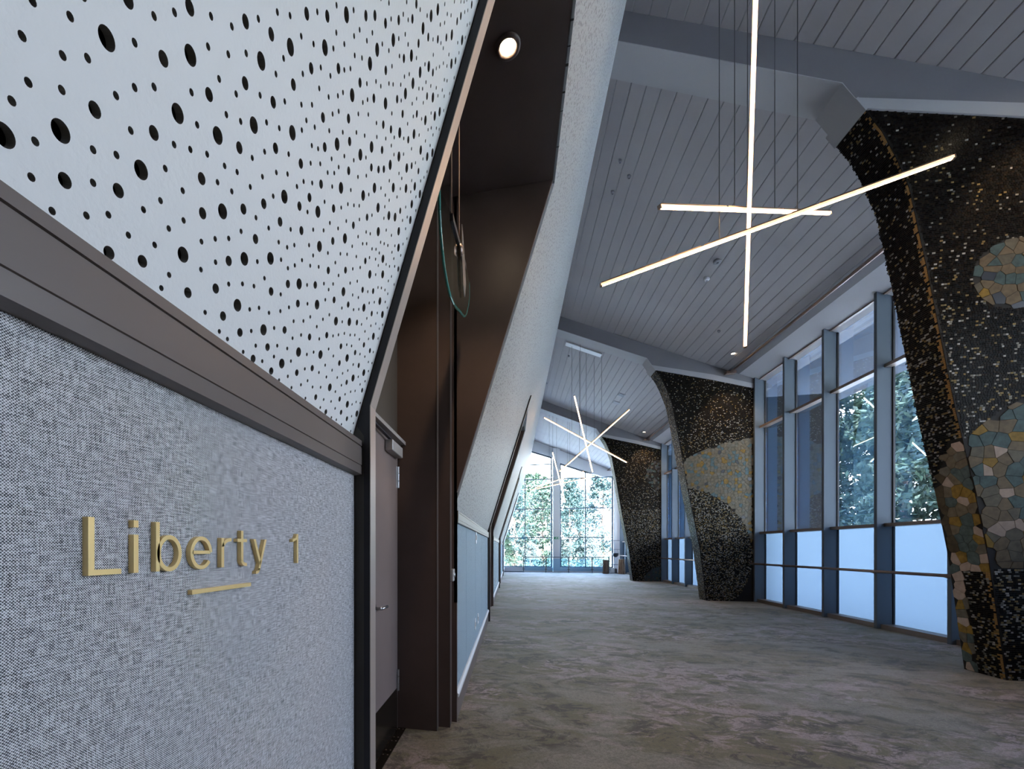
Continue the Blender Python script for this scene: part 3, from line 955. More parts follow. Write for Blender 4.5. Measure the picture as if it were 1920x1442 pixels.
def pier(i, label):
    y = Y0 + PITCH * i
    t = tag(empty('mosaic_pier', (6.0, y + 0.22, 0)), label, 'pillar')
    out = [(x, z) for x, z in HALL] + [(5.497, 6.172), (6.60, 5.85), (6.60, 0.0)]
    b = MB(); b.prism(out, 'Y', y, y + 0.45)
    core = b.build('pier_core', M['grout'], t)
    b = MB(); b.box(6.60, 8.2, y + 0.02, y + 0.43, 0.0, 5.6); b.build('outer_buttress', M['grout'], t)  # fin added outside to darken the panes next to the pier
    rnd = random.Random(40 + i)
    # which cladding lies where on the front face (x, z)
    if i == 0:
        patches = lambda x, z: math.hypot(x - 5.432, z - 4.482) < 0.386 or (math.hypot(x - 6.2, z - 1.72) < 1.55 and 1.235 < z)
    elif i == 1:
        patches = lambda x, z: math.hypot(x - 6.8, z - 0.5) < 4.02 and math.hypot(x - 4.54, z - 1.25) > 1.94
    else:
        patches = lambda x, z: (math.hypot((x - 6.45) / 0.55, (z - 4.75) / 0.62) < 1 and rnd.random() < 0.8) or math.hypot(x - 6.5, z + 0.05) < 0.70
    hall_patch = lambda yy, z: i == 0 and z < 2.70 - max(0, (yy - y - 0.16)) * 1.8 and (yy - y > 0.285 or z > 1.19 - (0.285 - min(0.285, yy - y)) * 0.0) \
        and not (yy - y < 0.285 and z < 1.19)
    cells = []
    dz, dx = 0.0215, 0.0275
    z = 0.012
    while z < 6.56:
        xa = hall_x(z) + 0.006
        x = xa + rnd.uniform(0, dx)
        while x < 6.492:
            w = dx * rnd.uniform(0.75, 1.2)
            if z < top_z(x) - 0.015 and not patches(x + w / 2, z):
                if i == 0:
                    p = 0.04 + 0.11 * max(0, min(1, (5.6 - z) / 2.2)) if z > 1.235 else 0.30
                elif i == 1:
                    p = 0.42 if z < 3.3 else 0.10 + 0.10 * max(0, min(1, (5.4 - z) / 1.2))
                else:
                    p = 0.30 if z < 3.2 else 0.12
                col = rnd.choice(LIGHTS if rnd.random() < p else DARKS)
                cells.append(((x + w / 2, y, z), (1, 0, 0), (0, 0, 1), (0, -1, 0), w / 2 - 0.0018, dz / 2 - 0.0018, col))
            x += w
        z += dz
    # hall side, along the curve
    for (xa, za), (xb, zb) in zip(HALL, HALL[1:]):
        L = math.hypot(xb - xa, zb - za)
        n = max(1, int(L / dz))
        v = ((xb - xa) / L, 0, (zb - za) / L)
        nn = (-v[2], 0, v[0])
        for k in range(n):
            f = (k + 0.5) / n
            yy = y + 0.004
            while yy < y + 0.44:
                w = dx * rnd.uniform(0.8, 1.15)
                zz = za + (zb - za) * f
                if not hall_patch(yy + w / 2, zz):
                    p = (0.10 + 0.16 * max(0, min(1, (5.4 - zz) / 2))) if i == 0 else 0.40
                    col = rnd.choice(LIGHTS if rnd.random() < p else DARKS)
                    if i == 0 and yy < y + 0.03 and rnd.random() < 0.75:
                        col = (0.30, 0.17, 0.06)
                    cells.append(((xa + (xb - xa) * f, yy + w / 2, zz), (0, 1, 0), v, nn, w / 2 - 0.0018, L / n / 2 - 0.0018, col))
                yy += w
    tesserae('tesserae', cells, M['tess'], t, i == 0)

    def tile_out(b, poly, place, th):
        a = [b.bm.verts.new(place(u, w, th)) for u, w in poly]
        c = [b.bm.verts.new(place(u, w, -0.001)) for u, w in poly]
        b.bm.faces.new(a)
        for k in range(len(a)):
            b.bm.faces.new((a[k], c[k], c[(k + 1) % len(a)], a[(k + 1) % len(a)]))
    def left_edge(x, z):
        e = 0.02
        xa, xb = hall_x(z - e), hall_x(z + e)
        L = math.hypot(xb - xa, 2 * e)
        return [(hall_x(z) + 0.004, z, -2 * e / L, (xb - xa) / L), (6.495, z, 1, 0), (x, 0.006, 0, -1)]
    def colour(zone):
        r = rnd.random()
        table = {'warm': (('tile_taupe', .40), ('tile_gold', .66), ('tile_blue', .78), ('tile_grey', .84), ('tile_pink', 1)),
                 'cool': (('tile_taupe', .36), ('tile_grey', .55), ('tile_blue', .78), ('tile_gold', .90), ('tile_pink', 1)),
                 'spot': (('tile_taupe', .40), ('tile_grey', .58), ('tile_blue', .76), ('tile_gold', .88), ('tile_pink', .94), ('tile_black', 1)),
                 'pink': (('tile_pink', .45), ('tile_gold', .63), ('tile_grey', .82), ('tile_blue', 1)),
                 'leg2': (('tile_taupe', .42), ('tile_grey', .74), ('tile_blue', .88), ('tile_gold', .97), ('tile_black', 1))}[zone]
        for nm, p in table:
            if r <= p:
                return nm
    front = lambda u, w, th: (u, y - th, w)
    if i == 0:
        bb = MB(); bb.box(5.45, 5.451, y - 0.0012, y, 2, 2.001); bb.bm.clear()
        groups = []
        groups.append((crazy_cells((5.0, 5.9, 4.05, 4.9), 0.105, lambda x, z: math.hypot(x - 5.432, z - 4.482) < 0.386,
                                   [circle_cut(5.432, 4.482, 0.386, True)], 5), lambda p: 'spot', front))
        groups.append((crazy_cells((4.9, 6.5, 1.2, 3.3), 0.118, lambda x, z: math.hypot(x - 6.2, z - 1.72) < 1.55 and z > 1.235 and hall_x(z) < x < 6.49,
                                   [circle_cut(6.2, 1.72, 1.55, True), left_edge, lambda x, z: [(x, 1.238, 0, -1)]], 6), lambda p: 'cool', front))
        # hall side: developed along the curve, u = depth in y, w = height
        def side(u, w, th):
            e = 0.02
            xa, xb = hall_x(w - e), hall_x(w + e)
            L = math.hypot(xb - xa, 2 * e)
            return (hall_x(w) - th * 2 * e / L, u, w + th * (xb - xa) / L)
        ys = lambda u, w: [(y + 0.006, w, -1, 0), (y + 0.446, w, 1, 0), (u, 0.006, 0, -1)]
        low = lambda u, w: [(y + 0.285, w, -1, 0)] if w < 1.19 else [(u, 1.19, 0, -1)] if u < y + 0.285 else []
        up = lambda u, w: [(u, 2.70 - max(0, u - y - 0.16) * 1.8, 0.0, 1.0)]
        groups.append((crazy_cells((y, y + 0.45, 0, 2.75), 0.108, lambda u, w: y < u < y + 0.45 and w > 0 and hall_patch(u, w), [ys, low, up], 8),
                       lambda p: 'pink' if 0.9 < p[1] < 1.62 else 'warm', side))
        n = 0
        rest = MB()
        for cells_, zone, place in groups:
            for p, poly in cells_:
                nm = colour(zone(p))
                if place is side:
                    nm = nm.replace('tile_', 'warm_')  # lighter copies of the front tiles; light on this side put into colour
                if n < 296:
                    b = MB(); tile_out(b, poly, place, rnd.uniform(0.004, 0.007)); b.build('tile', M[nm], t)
                else:
                    tile_out(rest, poly, place, 0.005)
                n += 1
        if n > 296:
            stuff(rest.build('tile_remainder', M['tile_taupe'], t))
        else:
            rest.bm.free()
        bb.bm.free()
    else:
        bins = {}
        if i == 1:
            cl = crazy_cells((4.6, 6.5, 1.2, 4.6), 0.085, lambda x, z: patches(x, z) and hall_x(z) < x < 6.49,
                             [circle_cut(6.8, 0.5, 4.02, True), circle_cut(4.54, 1.25, 1.94, False), left_edge], 9)
        else:
            cl = crazy_cells((5.7, 6.5, 0, 0.8), 0.09, lambda x, z: math.hypot(x - 6.5, z + 0.05) < 0.70 and x < 6.49,
                             [circle_cut(6.5, -0.05, 0.70, True), left_edge], 10)
            cl += crazy_cells((5.85, 6.5, 4.1, 5.4), 0.085, lambda x, z: math.hypot((x - 6.45) / 0.55, (z - 4.75) / 0.62) < 1 and x < 6.49 and rnd.random() < 0.5, [left_edge], 11)
        for p, poly in cl:
            nm = colour('leg2')
            if i == 2:
                nm = rnd.choice(('tile_blue', 'tile_black', 'tile_grey', 'tile_black'))
            else:
                nm = nm.replace('tile_', 'stone_').replace('stone_black', 'tile_black').replace('stone_pink', 'stone_taupe')
            tile_out(bins.setdefault(nm, MB()), poly, front, 0.006)
        for nm, b in bins.items():
            stuff(b.build({'stone_taupe': 'taupe_tiles', 'stone_grey': 'grey_tiles', 'stone_blue': 'blue_tiles', 'stone_gold': 'ochre_tiles', 'tile_taupe': 'taupe_tiles', 'tile_grey': 'grey_tiles', 'tile_blue': 'blue_tiles', 'tile_gold': 'ochre_tiles',
                           'tile_black': 'black_tiles', 'tile_pink': 'pale_tiles'}[nm], M[nm], t))
    return t
pier(0, 'nearest curved mosaic pier, near-black with a round beige disc and large patchwork tiles')
pier(1, 'middle mosaic pier with a grey and blue patchwork band above a speckled dark circle')
pier(2, 'farthest mosaic pier, dark speckled all over, before the end window')

# ================================================================ HALL FITTINGS
def handrail(bay, label):
    yb, yf = Y0 + 0.45 + PITCH * (bay - 1), Y0 + PITCH * bay
    t = tag(empty('handrail', (6.42, (yb + yf) / 2, 1.045)), label, 'handrail', None)
    b = MB(); b.tube((6.42, yb + 0.006, 1.045), (6.42, yf - 0.006, 1.045), 0.026, 14); b.build('rail', M['bronze'], t, True)
    for k in range(1, 6):
        y = yf - 0.012 - 1.347 * k + 0.034
        b = MB(); b.tube((6.42, y, 1.03), (6.505, y, 1.0), 0.009, 8); b.build('bracket', M['bronze'], t)
handrail(1, 'bronze handrail across the frosted windows between the nearest and middle piers')
handrail(2, 'bronze handrail across the windows between the middle and farthest piers')
handrail(3, 'bronze handrail at the end windows, behind the farthest pier')

def pipe(bay, label):
    yb, yf = Y0 + 0.45 + PITCH * (bay - 1), Y0 + PITCH * bay
    t = tag(empty('ceiling_rail', (5.9, (yb + yf) / 2, 6.31)), label, 'rail', None)
    b = MB(); b.tube((5.90, yb + 0.03, 6.31), (5.90, yf - 0.10, 6.31), 0.032, 12); b.build('tube', M['bronze'], t, True)
    for y in (yf - 0.16, yb + 0.06):
        b = MB(); b.box(5.78, 6.02, y, y + 0.14, 6.27, 6.335); b.build('end_bracket', M['bronze'], t)
pipe(1, 'bronze tube along the ceiling edge above the nearest tall windows')
pipe(2, 'bronze tube along the ceiling edge beyond the middle pier')
pipe(3, 'bronze tube along the ceiling edge beyond the farthest pier')

# pendant lights: three crossing LED sticks each
def pendant(base, sticks, cables, label, canopy=None):
    t = tag(empty('pendant_light', base), label, 'lamp', 'stick pendant lights down the hall')
    for p, q in sticks:
        b = MB(); b.bar(p, q, 0.019, 0.027); st = b.build('light_stick', M['lamp'], t)
        for sd in (-1, 1):
            b = MB(); b.bar(p, q, 0.008, 0.024, (sd * 0.0137, 0.0015)); b.build('side_strip', M['lamp_side'], st)  # added orange strips; the glow around each stick put into their colour
        p, q = Vector(p), Vector(q)
        for f0, f1 in ((0.003, 0.33), (0.34, 0.66), (0.67, 0.997)):
            b = MB(); b.bar(p.lerp(q, f0), p.lerp(q, f1), 0.033, 0.013, (0, 0.0205)); b.build('housing', M['housing'], st)
        for f0, f1 in ((-0.004, 0.004), (0.996, 1.004)):
            b = MB(); b.bar(p.lerp(q, f0), p.lerp(q, f1), 0.033, 0.033); b.build('end_cap', M['housing'], st)
    for c in cables:
        b = MB(); b.tube(c, (c[0], c[1], ceil_z(c[0]) - 0.002), 0.004, 6); b.build('cable', M['cable'], t)
    if canopy:
        x0, x1, ya, yb = canopy
        b = MB(); b.prism([(x0, ceil_z(x0) - 0.03), (x1, ceil_z(x1) - 0.03), (x1, ceil_z(x1)), (x0, ceil_z(x0))], 'Y', ya, yb)
        b.build('canopy', M['plate'], t)
    return t
def on(p, q, f):
    return tuple(p[k] + (q[k] - p[k]) * f for k in range(3))
SA = ((1.938, 3.937, 6.209), (2.782, 5.905, 3.911))
SB = ((0.981, 5.094, 4.399), (3.903, 4.772, 4.987))
SC = ((1.352, 4.355, 4.635), (3.718, 6.001, 5.455))
pendant((2.4, 4.9, 4.9), (SA, SB, SC), (on(*SB, 0.385), on(*SB, 0.61), on(*SC, 0.38), on(*SC, 0.62), on(*SA, 0.25), on(*SA, 0.72)),
        'nearest pendant of three crossing glowing sticks, high over the hall', (2.0, 3.2, 4.55, 4.80))
SA = ((1.904, 13.896, 6.183), (2.75, 15.711, 4.115))
SB = ((1.046, 14.532, 5.753), (3.801, 15.524, 4.366))
SC = ((1.607, 15.264, 4.097), (3.673, 14.679, 5.885))
pendant((2.4, 14.8, 5.0), (SA, SB, SC), (on(*SA, 0.3), on(*SA, 0.62), on(*SB, 0.33), on(*SB, 0.6), on(*SC, 0.3), on(*SC, 0.62)),
        'second pendant of three crossed glowing sticks, beyond the middle beam', (1.76, 2.86, 14.72, 14.95))
SA = ((1.932, 21.364, 6.088), (2.718, 23.063, 3.846))
SB = ((0.949, 22.178, 4.409), (3.928, 21.889, 4.954))
SC = ((1.081, 21.184, 4.374), (3.598, 23.045, 5.403))
pendant((2.4, 22.2, 4.9), (SA, SB, SC), (on(*SA, 0.3), on(*SB, 0.3), on(*SB, 0.62), on(*SC, 0.36), on(*SC, 0.66)),
        'farthest pendant of three crossed glowing sticks, in front of the end window', (1.76, 2.86, 22.1, 22.33))

def downlight(loc, r, label, energy, tilt=(0, 0, -1), size=1.2, ring='sensor'):
    t = tag(empty('downlight', loc), label, 'lamp', 'small ceiling spotlights')
    x, y, z = loc
    b = MB(); b.lathe((x, y, z), [(r, 0), (r * 1.75, 0.0), (r * 1.75, -0.008), (r * 1.25, -0.014), (r * 1.1, -0.006), (r, -0.004)], 20)
    b.build('trim_ring', M[ring], t, True)
    b = MB(); b.lathe((x, y, z - 0.002), [(r * 0.98, 0), (r * 0.98, -0.005), (r * 0.6, -0.009)], 18); b.build('lens', M['spot'], t)
    d = bpy.data.lights.new('spot_lamp', 'SPOT')
    d.energy = energy
    d.color = (1.0, 0.70, 0.42)
    d.spot_size = size
    d.spot_blend = 0.6
    d.shadow_soft_size = 0.04
    o = bpy.data.objects.new('spot_lamp', d)
    C.objects.link(o)
    o.parent = t
    o.location = (0, 0, -0.03)
    o.rotation_euler = Vector(tilt).to_track_quat('-Z', 'Y').to_euler()
downlight((-0.02, 2.56, 4.40), 0.042, 'bright spotlight in the dark ceiling of the nearest door recess', 24, (-0.12, 0.02, -1), 1.5, 'dark')
downlight((5.62, 12.50, ceil_z(5.62)), 0.040, 'small bright spotlight beside the ceiling rail before the middle pier', 60, (0.15, 0.35, -1))
downlight((5.62, 20.10, ceil_z(5.62)), 0.040, 'small bright spotlight beside the ceiling rail before the farthest pier', 60, (0.15, 0.35, -1))
downlight((5.45, 5.20, ceil_z(5.45)), 0.040, 'small spotlight over the front of the nearest pier', 60, (0.1, 0.3, -1))

def ceiling_dot(x, y, r, h, name, label, cat, m='sensor', grp=None):
    t = tag(empty(name, (x, y, ceil_z(x))), label, cat, grp)
    b = MB(); b.lathe((x, y, ceil_z(x) - h), [(r * 0.7, 0), (r, h * 0.35), (r, h + 0.02)], 18); b.build('body', M[m], t, True)
    b = MB(); b.lathe((x, y, ceil_z(x) - h - 0.004), [(r * 0.3, 0), (r * 0.3, 0.01)], 10); b.build('eye', M['black_metal'], t)
ceiling_dot(4.05, 9.63, 0.075, 0.03, 'smoke_detector', 'round grey smoke detector on the planks near the lowest stick end', 'detector')
ceiling_dot(4.07, 10.16, 0.055, 0.06, 'smoke_detector', 'small domed sensor beside the round smoke detector', 'detector', 'plate')
for x, y, lb in ((1.85, 8.0, 'tiny ceiling sprinkler nearest the first beam'), (2.06, 8.25, 'tiny ceiling sprinkler just right of the first one'),
                 (4.98, 11.77, 'tiny ceiling sprinkler close to the window wall'), (1.87, 8.66, 'tiny ceiling sprinkler behind the first pair'),
                 (1.45, 18.6, 'tiny ceiling sprinkler above the second pendant by the inclined wall'), (1.95, 15.6, 'tiny ceiling sprinkler beside the white canopy plate')):
    ceiling_dot(x, y, 0.03, 0.045, 'sprinkler', lb, 'sprinkler', 'sensor', 'ceiling sprinklers')
for x, y, m, lb in ((4.04, 17.25, 'black_metal', 'dark square ceiling vent beyond the second pendant'), (4.05, 18.1, 'sensor', 'grey square ceiling vent behind the dark one')):
    t = tag(empty('ceiling_vent', (x, y, ceil_z(x))), lb, 'vent')
    b = MB(); b.prism([(x - .11, ceil_z(x - .11) - .012), (x + .11, ceil_z(x + .11) - .012), (x + .11, ceil_z(x + .11)), (x - .11, ceil_z(x - .11))], 'Y', y - .13, y + .13)
    b.build('vent_frame', M['sensor'], t)
    b = MB(); b.prism([(x - .085, ceil_z(x - .085) - .018), (x + .085, ceil_z(x + .085) - .018), (x + .085, ceil_z(x + .085)), (x - .085, ceil_z(x - .085))], 'Y', y - .10, y + .10)
    b.build('vent_face', M[m], t)

# ---------------------------------------------------------------- sign on the fabric wall
def sign():
    t = tag(empty('wall_sign', (-0.465, 0.60, 1.44)), 'raised brass letters reading Liberty 1 over a short brass bar on the fabric wall', 'sign')
    K = 1.0111
    XB, XF = -0.4655, -0.457
    def P(y, z):
        return (y * K, EYE + (z - EYE) * K)
    def solid(name, polys):
        b = MB()
        for poly in polys:
            b.prism([P(*q) for q in poly], 'X', XB, XF)
        return b.build(name, M['brass'], t)
    def rect(y0, y1, z0, z1):
        return [(y0, z0), (y1, z0), (y1, z1), (y0, z1)]
    def arc(cy, cz, ry, rz, a0, a1, wy, wz, n=22):
        """band of an ellipse from a0 to a1 degrees as a chain of quads"""
        res = []
        for k in range(n):
            q = [math.radians(a0 + (a1 - a0) * (k + d) / n) for d in (0, 1)]
            o = [(cy + ry * math.cos(a), cz + rz * math.sin(a)) for a in q]
            i_ = [(cy + (ry - wy) * math.cos(a), cz + (rz - wz) * math.sin(a)) for a in q]
            res.append([o[0], o[1], i_[1], i_[0]])
        return res
    B0, XH, CAP = 1.4205, 1.4676, 1.4852
    def band(name, polys, chains):
        """flat outline pieces welded, then given the letter's thickness"""
        b = MB()
        for poly in polys:
            b.prism([P(*q) for q in poly], 'X', XB, XF)
        for ch in chains:
            n = len(ch)
            vo = [(P(*q[0]), P(*q[3])) for q in ch] + [(P(*ch[-1][1]), P(*ch[-1][2]))]
            V = [[b.bm.verts.new((x, *u)) for x in (XB, XF) for u in pr] for pr in vo]   # o_back, i_back, o_front, i_front
            for a, c in zip(V, V[1:]):
                b.bm.faces.new((a[2], c[2], c[3], a[3]))
                b.bm.faces.new((a[0], a[1], c[1], c[0]))
                b.bm.faces.new((a[0], c[0], c[2], a[2]))
                b.bm.faces.new((a[1], a[3], c[3], c[1]))
            for e in (V[0], V[-1]):
                b.bm.faces.new((e[0], e[2], e[3], e[1]))
        return b.build(name, M['brass'], t)
    solid('letter', [[(0.3812, B0), (0.4217, B0), (0.4217, B0 + 0.0062), (0.3884, B0 + 0.0062), (0.3884, CAP), (0.3812, CAP)]])
    solid('letter', [rect(0.4387, 0.4455, B0, XH), rect(0.4387, 0.4455, 1.4765, CAP)])
    band('letter', [rect(0.4722, 0.4783, B0, CAP)], [arc(0.4953, 1.4441, 0.0213, 0.0245, -180, 180, 0.0060, 0.0056, 36)])
    band('letter', [rect(0.5375, 0.5745, 1.4425, 1.4475)], [arc(0.5560, 1.4441, 0.0228, 0.0245, 2, 325, 0.0060, 0.0056, 34)])
    band('letter', [rect(0.6006, 0.6068, B0, XH)], [arc(0.6250, 1.4520, 0.0236, 0.0160, 88, 172, 0.0058, 0.0056, 12)])
    band('letter', [rect(0.6513, 0.6573, 1.4290, 1.4812), rect(0.6414, 0.6513, 1.4618, 1.4672), rect(0.6573, 0.6677, 1.4618, 1.4672)],
         [arc(0.6665, 1.4300, 0.0152, 0.0098, 180, 275, 0.0060, 0.0054, 10)])
    band('letter', [[(0.6873, XH), (0.6940, XH), (0.7105, 1.4262), (0.7075, 1.4190)],
                    [(0.7225, XH), (0.7290, XH), (0.7080, 1.4130), (0.7010, 1.4105)]],
         [arc(0.6955, 1.4148, 0.0125, 0.0100, -95, -5, 0.0056, 0.0054, 8)])
    solid('numeral', [rect(0.8452, 0.8512, B0 - 0.001, 1.4822), [(0.8273, 1.4645), (0.8452, 1.4700), (0.8452, 1.4822), (0.8400, 1.4735), (0.8273, 1.4700)]])
    solid('underline_bar', [rect(0.5365, 0.6795, 1.3838, 1.3902)])
sign()

# ---------------------------------------------------------------- hanging glass in the near recess
def hanging_glass():
    t = tag(empty('glass_sign', (-0.32, 2.6, 3.2)), 'clear half-round glass with a green edge hung on two thin cables', 'glass sign')
    # straight upper edge, rounded lower edge, standing in the plane x = -0.32
    out = [(1.905, 3.07), (2.286, 3.253), (2.563, 3.353), (2.948, 3.436), (3.288, 3.496), (3.30, 3.40), (3.206, 3.27), (3.05, 3.12), (2.93, 3.045), (2.818, 2.998),
           (2.70, 2.955), (2.55, 2.89), (2.394, 2.832), (2.26, 2.800), (2.149, 2.797), (2.06, 2.818), (1.996, 2.859), (1.95, 2.91), (1.915, 2.985)]
    gm = bpy.data.materials.new('thick_clear_glass')
    gm.use_nodes = True
    gb = gm.node_tree.nodes['Principled BSDF']
    gb.inputs['Base Color'].default_value = (0.75, 0.95, 0.88, 1)
    gb.inputs['Transmission Weight'].default_value = 1
    gb.inputs['Roughness'].default_value = 0.02
    gb.inputs['IOR'].default_value = 1.45
    b = MB(); b.prism(out, 'X', -0.326, -0.314); b.build('glass_blade', gm, t)
    em = mat('green_glass_edge', (0.04, 0.22, 0.19), 0.15, spec=0.8)
    b = MB()
    for p, q in zip(out[4:], out[5:] + out[:1]):
        b.tube((-0.32, *p), (-0.32, *q), 0.0075, 8, cap=False)
    b.build('green_edge', em, t, True)
    for y in (2.31, 2.66):
        zt = 3.26 + (y - 2.286) * 0.34
        b = MB(); b.tube((-0.32, y, zt), (-0.32, y, 4.40), 0.004, 6); b.build('cable', M['bronze'], t)
    b = MB(); b.bar((-0.32, 2.27, 3.225), (-0.32, 2.95, 3.40), 0.03, 0.035); b.build('clamp_bar', M['black_metal'], t)
    b = MB(); b.prism([(2.64, 3.46), (2.76, 3.37), (2.86, 3.22), (2.80, 3.10), (2.70, 3.12), (2.64, 3.25)], 'X', -0.303, -0.297); b.build('hook_plate', M['steel'], t)
    b = MB(); b.lathe((-0.318, 2.61, 3.28), [(0.012, 0), (0.034, 0.006), (0.034, 0.018), (0.02, 0.03)], 16, 'X'); b.build('boss', M['bronze'], t, True)
hanging_glass()

# ---------------------------------------------------------------- small things on the left wall and floor
t = tag(empty('floor_plate', (-0.865, 3.1, 0)), 'dark bronze threshold plates with screws on the floor before the near door', 'floor plate')
for y0, y1 in ((2.92, 3.13), (3.135, 3.345), (2.30, 2.91)):
    b = MB(); b.box(-0.896, -0.832, y0, y1, 0.0, 0.008); p = b.build('plate', M['kick'], t, bevel=0.002)
    for yy in (y0 + 0.03, y1 - 0.03):
        for xx in (-0.88, -0.848):
            b = MB(); b.lathe((xx, yy, 0.0078), [(0.006, 0), (0.006, 0.0016), (0.003, 0.002)], 8); b.build('screw', M['bronze'], p)

def wall_box(name, y, z, w, h, label, cat, m='plate', x=-0.465, grp=None):
    t = tag(empty(name, (x, y, z)), label, cat, grp)
    b = MB(); b.box(x, x + 0.010, y - w / 2, y + w / 2, z - h / 2, z + h / 2); b.build('face_plate', M[m], t, bevel=0.003)
    b = MB(); b.box(x + 0.010, x + 0.017, y - w / 4, y + w / 4, z - h / 5, z + h / 5); b.build('rocker', M['closer'], t, bevel=0.002)
for d, w in ((0, 'on the second fabric wall'), (PITCH, 'on the third fabric wall')):
    wall_box('light_switch', 5.72 + d, 1.60, 0.10, 0.16, 'small white switch plate high ' + w, 'switch')
    wall_box('socket', 5.60 + d, 0.47, 0.10, 0.14, 'white wall socket low ' + w, 'socket')
    wall_box('socket', 6.05 + d, 0.47, 0.10, 0.14, 'white wall socket just beyond the other one low ' + w, 'socket')
t = tag(empty('push_button', (-0.48, 3.445, 1.235)), 'grey push button on the dark jamb beside the first door recess', 'button')
b = MB(); b.box(-0.4885, -0.462, 3.452, 3.55, 1.185, 1.285); b.build('button_box', M['closer'], t, bevel=0.004)
b = MB(); b.lathe((-0.4625, 3.50, 1.235), [(0.024, 0), (0.024, 0.006), (0.015, 0.010)], 16, 'X'); b.build('button_cap', M['steel'], t, True)

# ---------------------------------------------------------------- far end: balustrade, logs, display frame, exit sign
def balustrade():
    t = tag(empty('balustrade', (3.2, 27.0, 0)), 'low glass balustrade with slate grey rail before the end window', 'railing')
    xs = [0.731, 2.05, 3.37, 4.70, 5.62]
    b = MB(); b.box(0.70, 5.64, 26.97, 27.03, 0.93, 0.975); b.build('top_rail', M['rail'], t)
    b = MB(); b.box(0.70, 5.64, 26.98, 27.02, 0.02, 0.055); b.build('bottom_rail', M['rail'], t)
    for x in xs:
        b = MB(); b.box(x - 0.026, x + 0.026, 26.975, 27.025, 0, 0.93); p = b.build('post', M['rail'], t)
        for z in (0.22, 0.72):
            b = MB(); b.box(x - 0.075, x + 0.075, 26.97, 27.03, z - 0.02, z + 0.02); b.build('glass_clamp', M['rail'], p)
    for a, e in zip(xs, xs[1:]):
        b = MB(); b.box(a + 0.05, e - 0.05, 26.994, 27.004, 0.12, 0.86); b.build('glass_panel', M['clear'], t)
balustrade()
b = MB(); b.box(-0.45, 0.70, 27.2, 27.26, 0.0, 0.075)
trim_s = struct(b.build('trim_6', M['rail']))

def log(x, y, r, h, m, label, seed):
    t = tag(empty('log_stand', (x, y, 0)), label, 'log')
    rnd = random.Random(seed)
    b = MB()
    n = 18
    off = [1 + rnd.uniform(-0.10, 0.10) for _ in range(n)]
    rings = []
    for k in range(7):
        z = h * k / 6
        rr = r * (1.08 - 0.12 * k / 6)
        rings.append([b.bm.verts.new((x + rr * off[i] * (1 + rnd.uniform(-.03, .03)) * math.cos(2 * math.pi * i / n),
                                      y + rr * off[i] * math.sin(2 * math.pi * i / n), z)) for i in range(n)])
    for a, c in zip(rings, rings[1:]):
        for i in range(n):
            b.bm.faces.new((a[i], a[(i + 1) % n], c[(i + 1) % n], c[i]))
    b.bm.faces.new(rings[0][::-1]); b.bm.faces.new(rings[-1])
    b.build('trunk', M[m], t)
    b = MB(); b.lathe((x, y, h), [(r * 0.86, 0), (r * 0.84, 0.006)], 18); b.build('cut_face', M['log_warm'], t)
    b = MB(); b.prism([(x - r * .35, 0.02), (x + r * .45, 0.02), (x + r * .35, h * .72), (x - r * .2, h * .66)], 'Y', y - r * 1.08, y - r * 0.9)
    b.build('split_face', M['log_warm' if m == 'log_warm' else 'log_dark'], t)
log(5.40, 26.76, 0.155, 0.80, 'log_dark', 'upright dark brown log stump at the end of the glass balustrade', 1)
log(6.24, 26.6, 0.175, 0.85, 'log_warm', 'upright split reddish log stump beside the farthest pier', 2)

def display_frame():
    x0, x1, y0, y1, h = 5.70, 6.32, 26.85, 27.2, 1.95
    t = tag(empty('display_frame', (6.0, 27.0, 0)), 'tall open black metal frame with a dark bowl hung inside', 'stand')
    for x in (x0, x1):
        for y in (y0, y1):
            b = MB(); b.box(x - .012, x + .012, y - .012, y + .012, 0, h); b.build('upright', M['rail'], t)
    for z in (0.02, 0.52, 1.42, h - 0.012):
        for a in ((x0, x1, y0 - .01, y0 + .01), (x0, x1, y1 - .01, y1 + .01), (x0 - .01, x0 + .01, y0, y1), (x1 - .01, x1 + .01, y0, y1)):
            b = MB(); b.box(*a, z - .011, z + .011); b.build('crossbar', M['rail'], t)
    o = tag(empty('hanging_bowl', (6.0, 27.0, 1.0)), 'dark round bowl hung inside the open metal frame', 'bowl')
    b = MB(); b.lathe((6.0, 27.0, 0.96), [(0.05, 0), (0.13, 0.06), (0.17, 0.16), (0.16, 0.24), (0.14, 0.16), (0.08, 0.08)], 20); b.build('bowl', M['black_metal'], o, True)
    for dx in (-.15, .15):
        b = MB(); b.tube((6.0 + dx, 27.0, 1.19), (6.0 + dx * .6, 27.0, 1.41), 0.006, 6); b.build('hanger', M['black_metal'], o)
    for x, w in ((6.02, 0.15), (6.20, 0.11)):
        o = tag(empty('black_canister', (x, 27.02, 0.031)), ('larger' if w > .12 else 'smaller') + ' black canister at the bottom of the open metal frame', 'canister')
        b = MB(); b.lathe((x, 27.02, 0.031), [(w / 2, 0), (w / 2, 0.22), (w / 2.4, 0.25)], 14); b.build('canister_body', M['black_metal'], o)
        b = MB(); b.lathe((x, 27.02, 0.281), [(w / 5, 0), (w / 5, 0.03)], 10); b.build('cap', M['rail'], o)
display_frame()

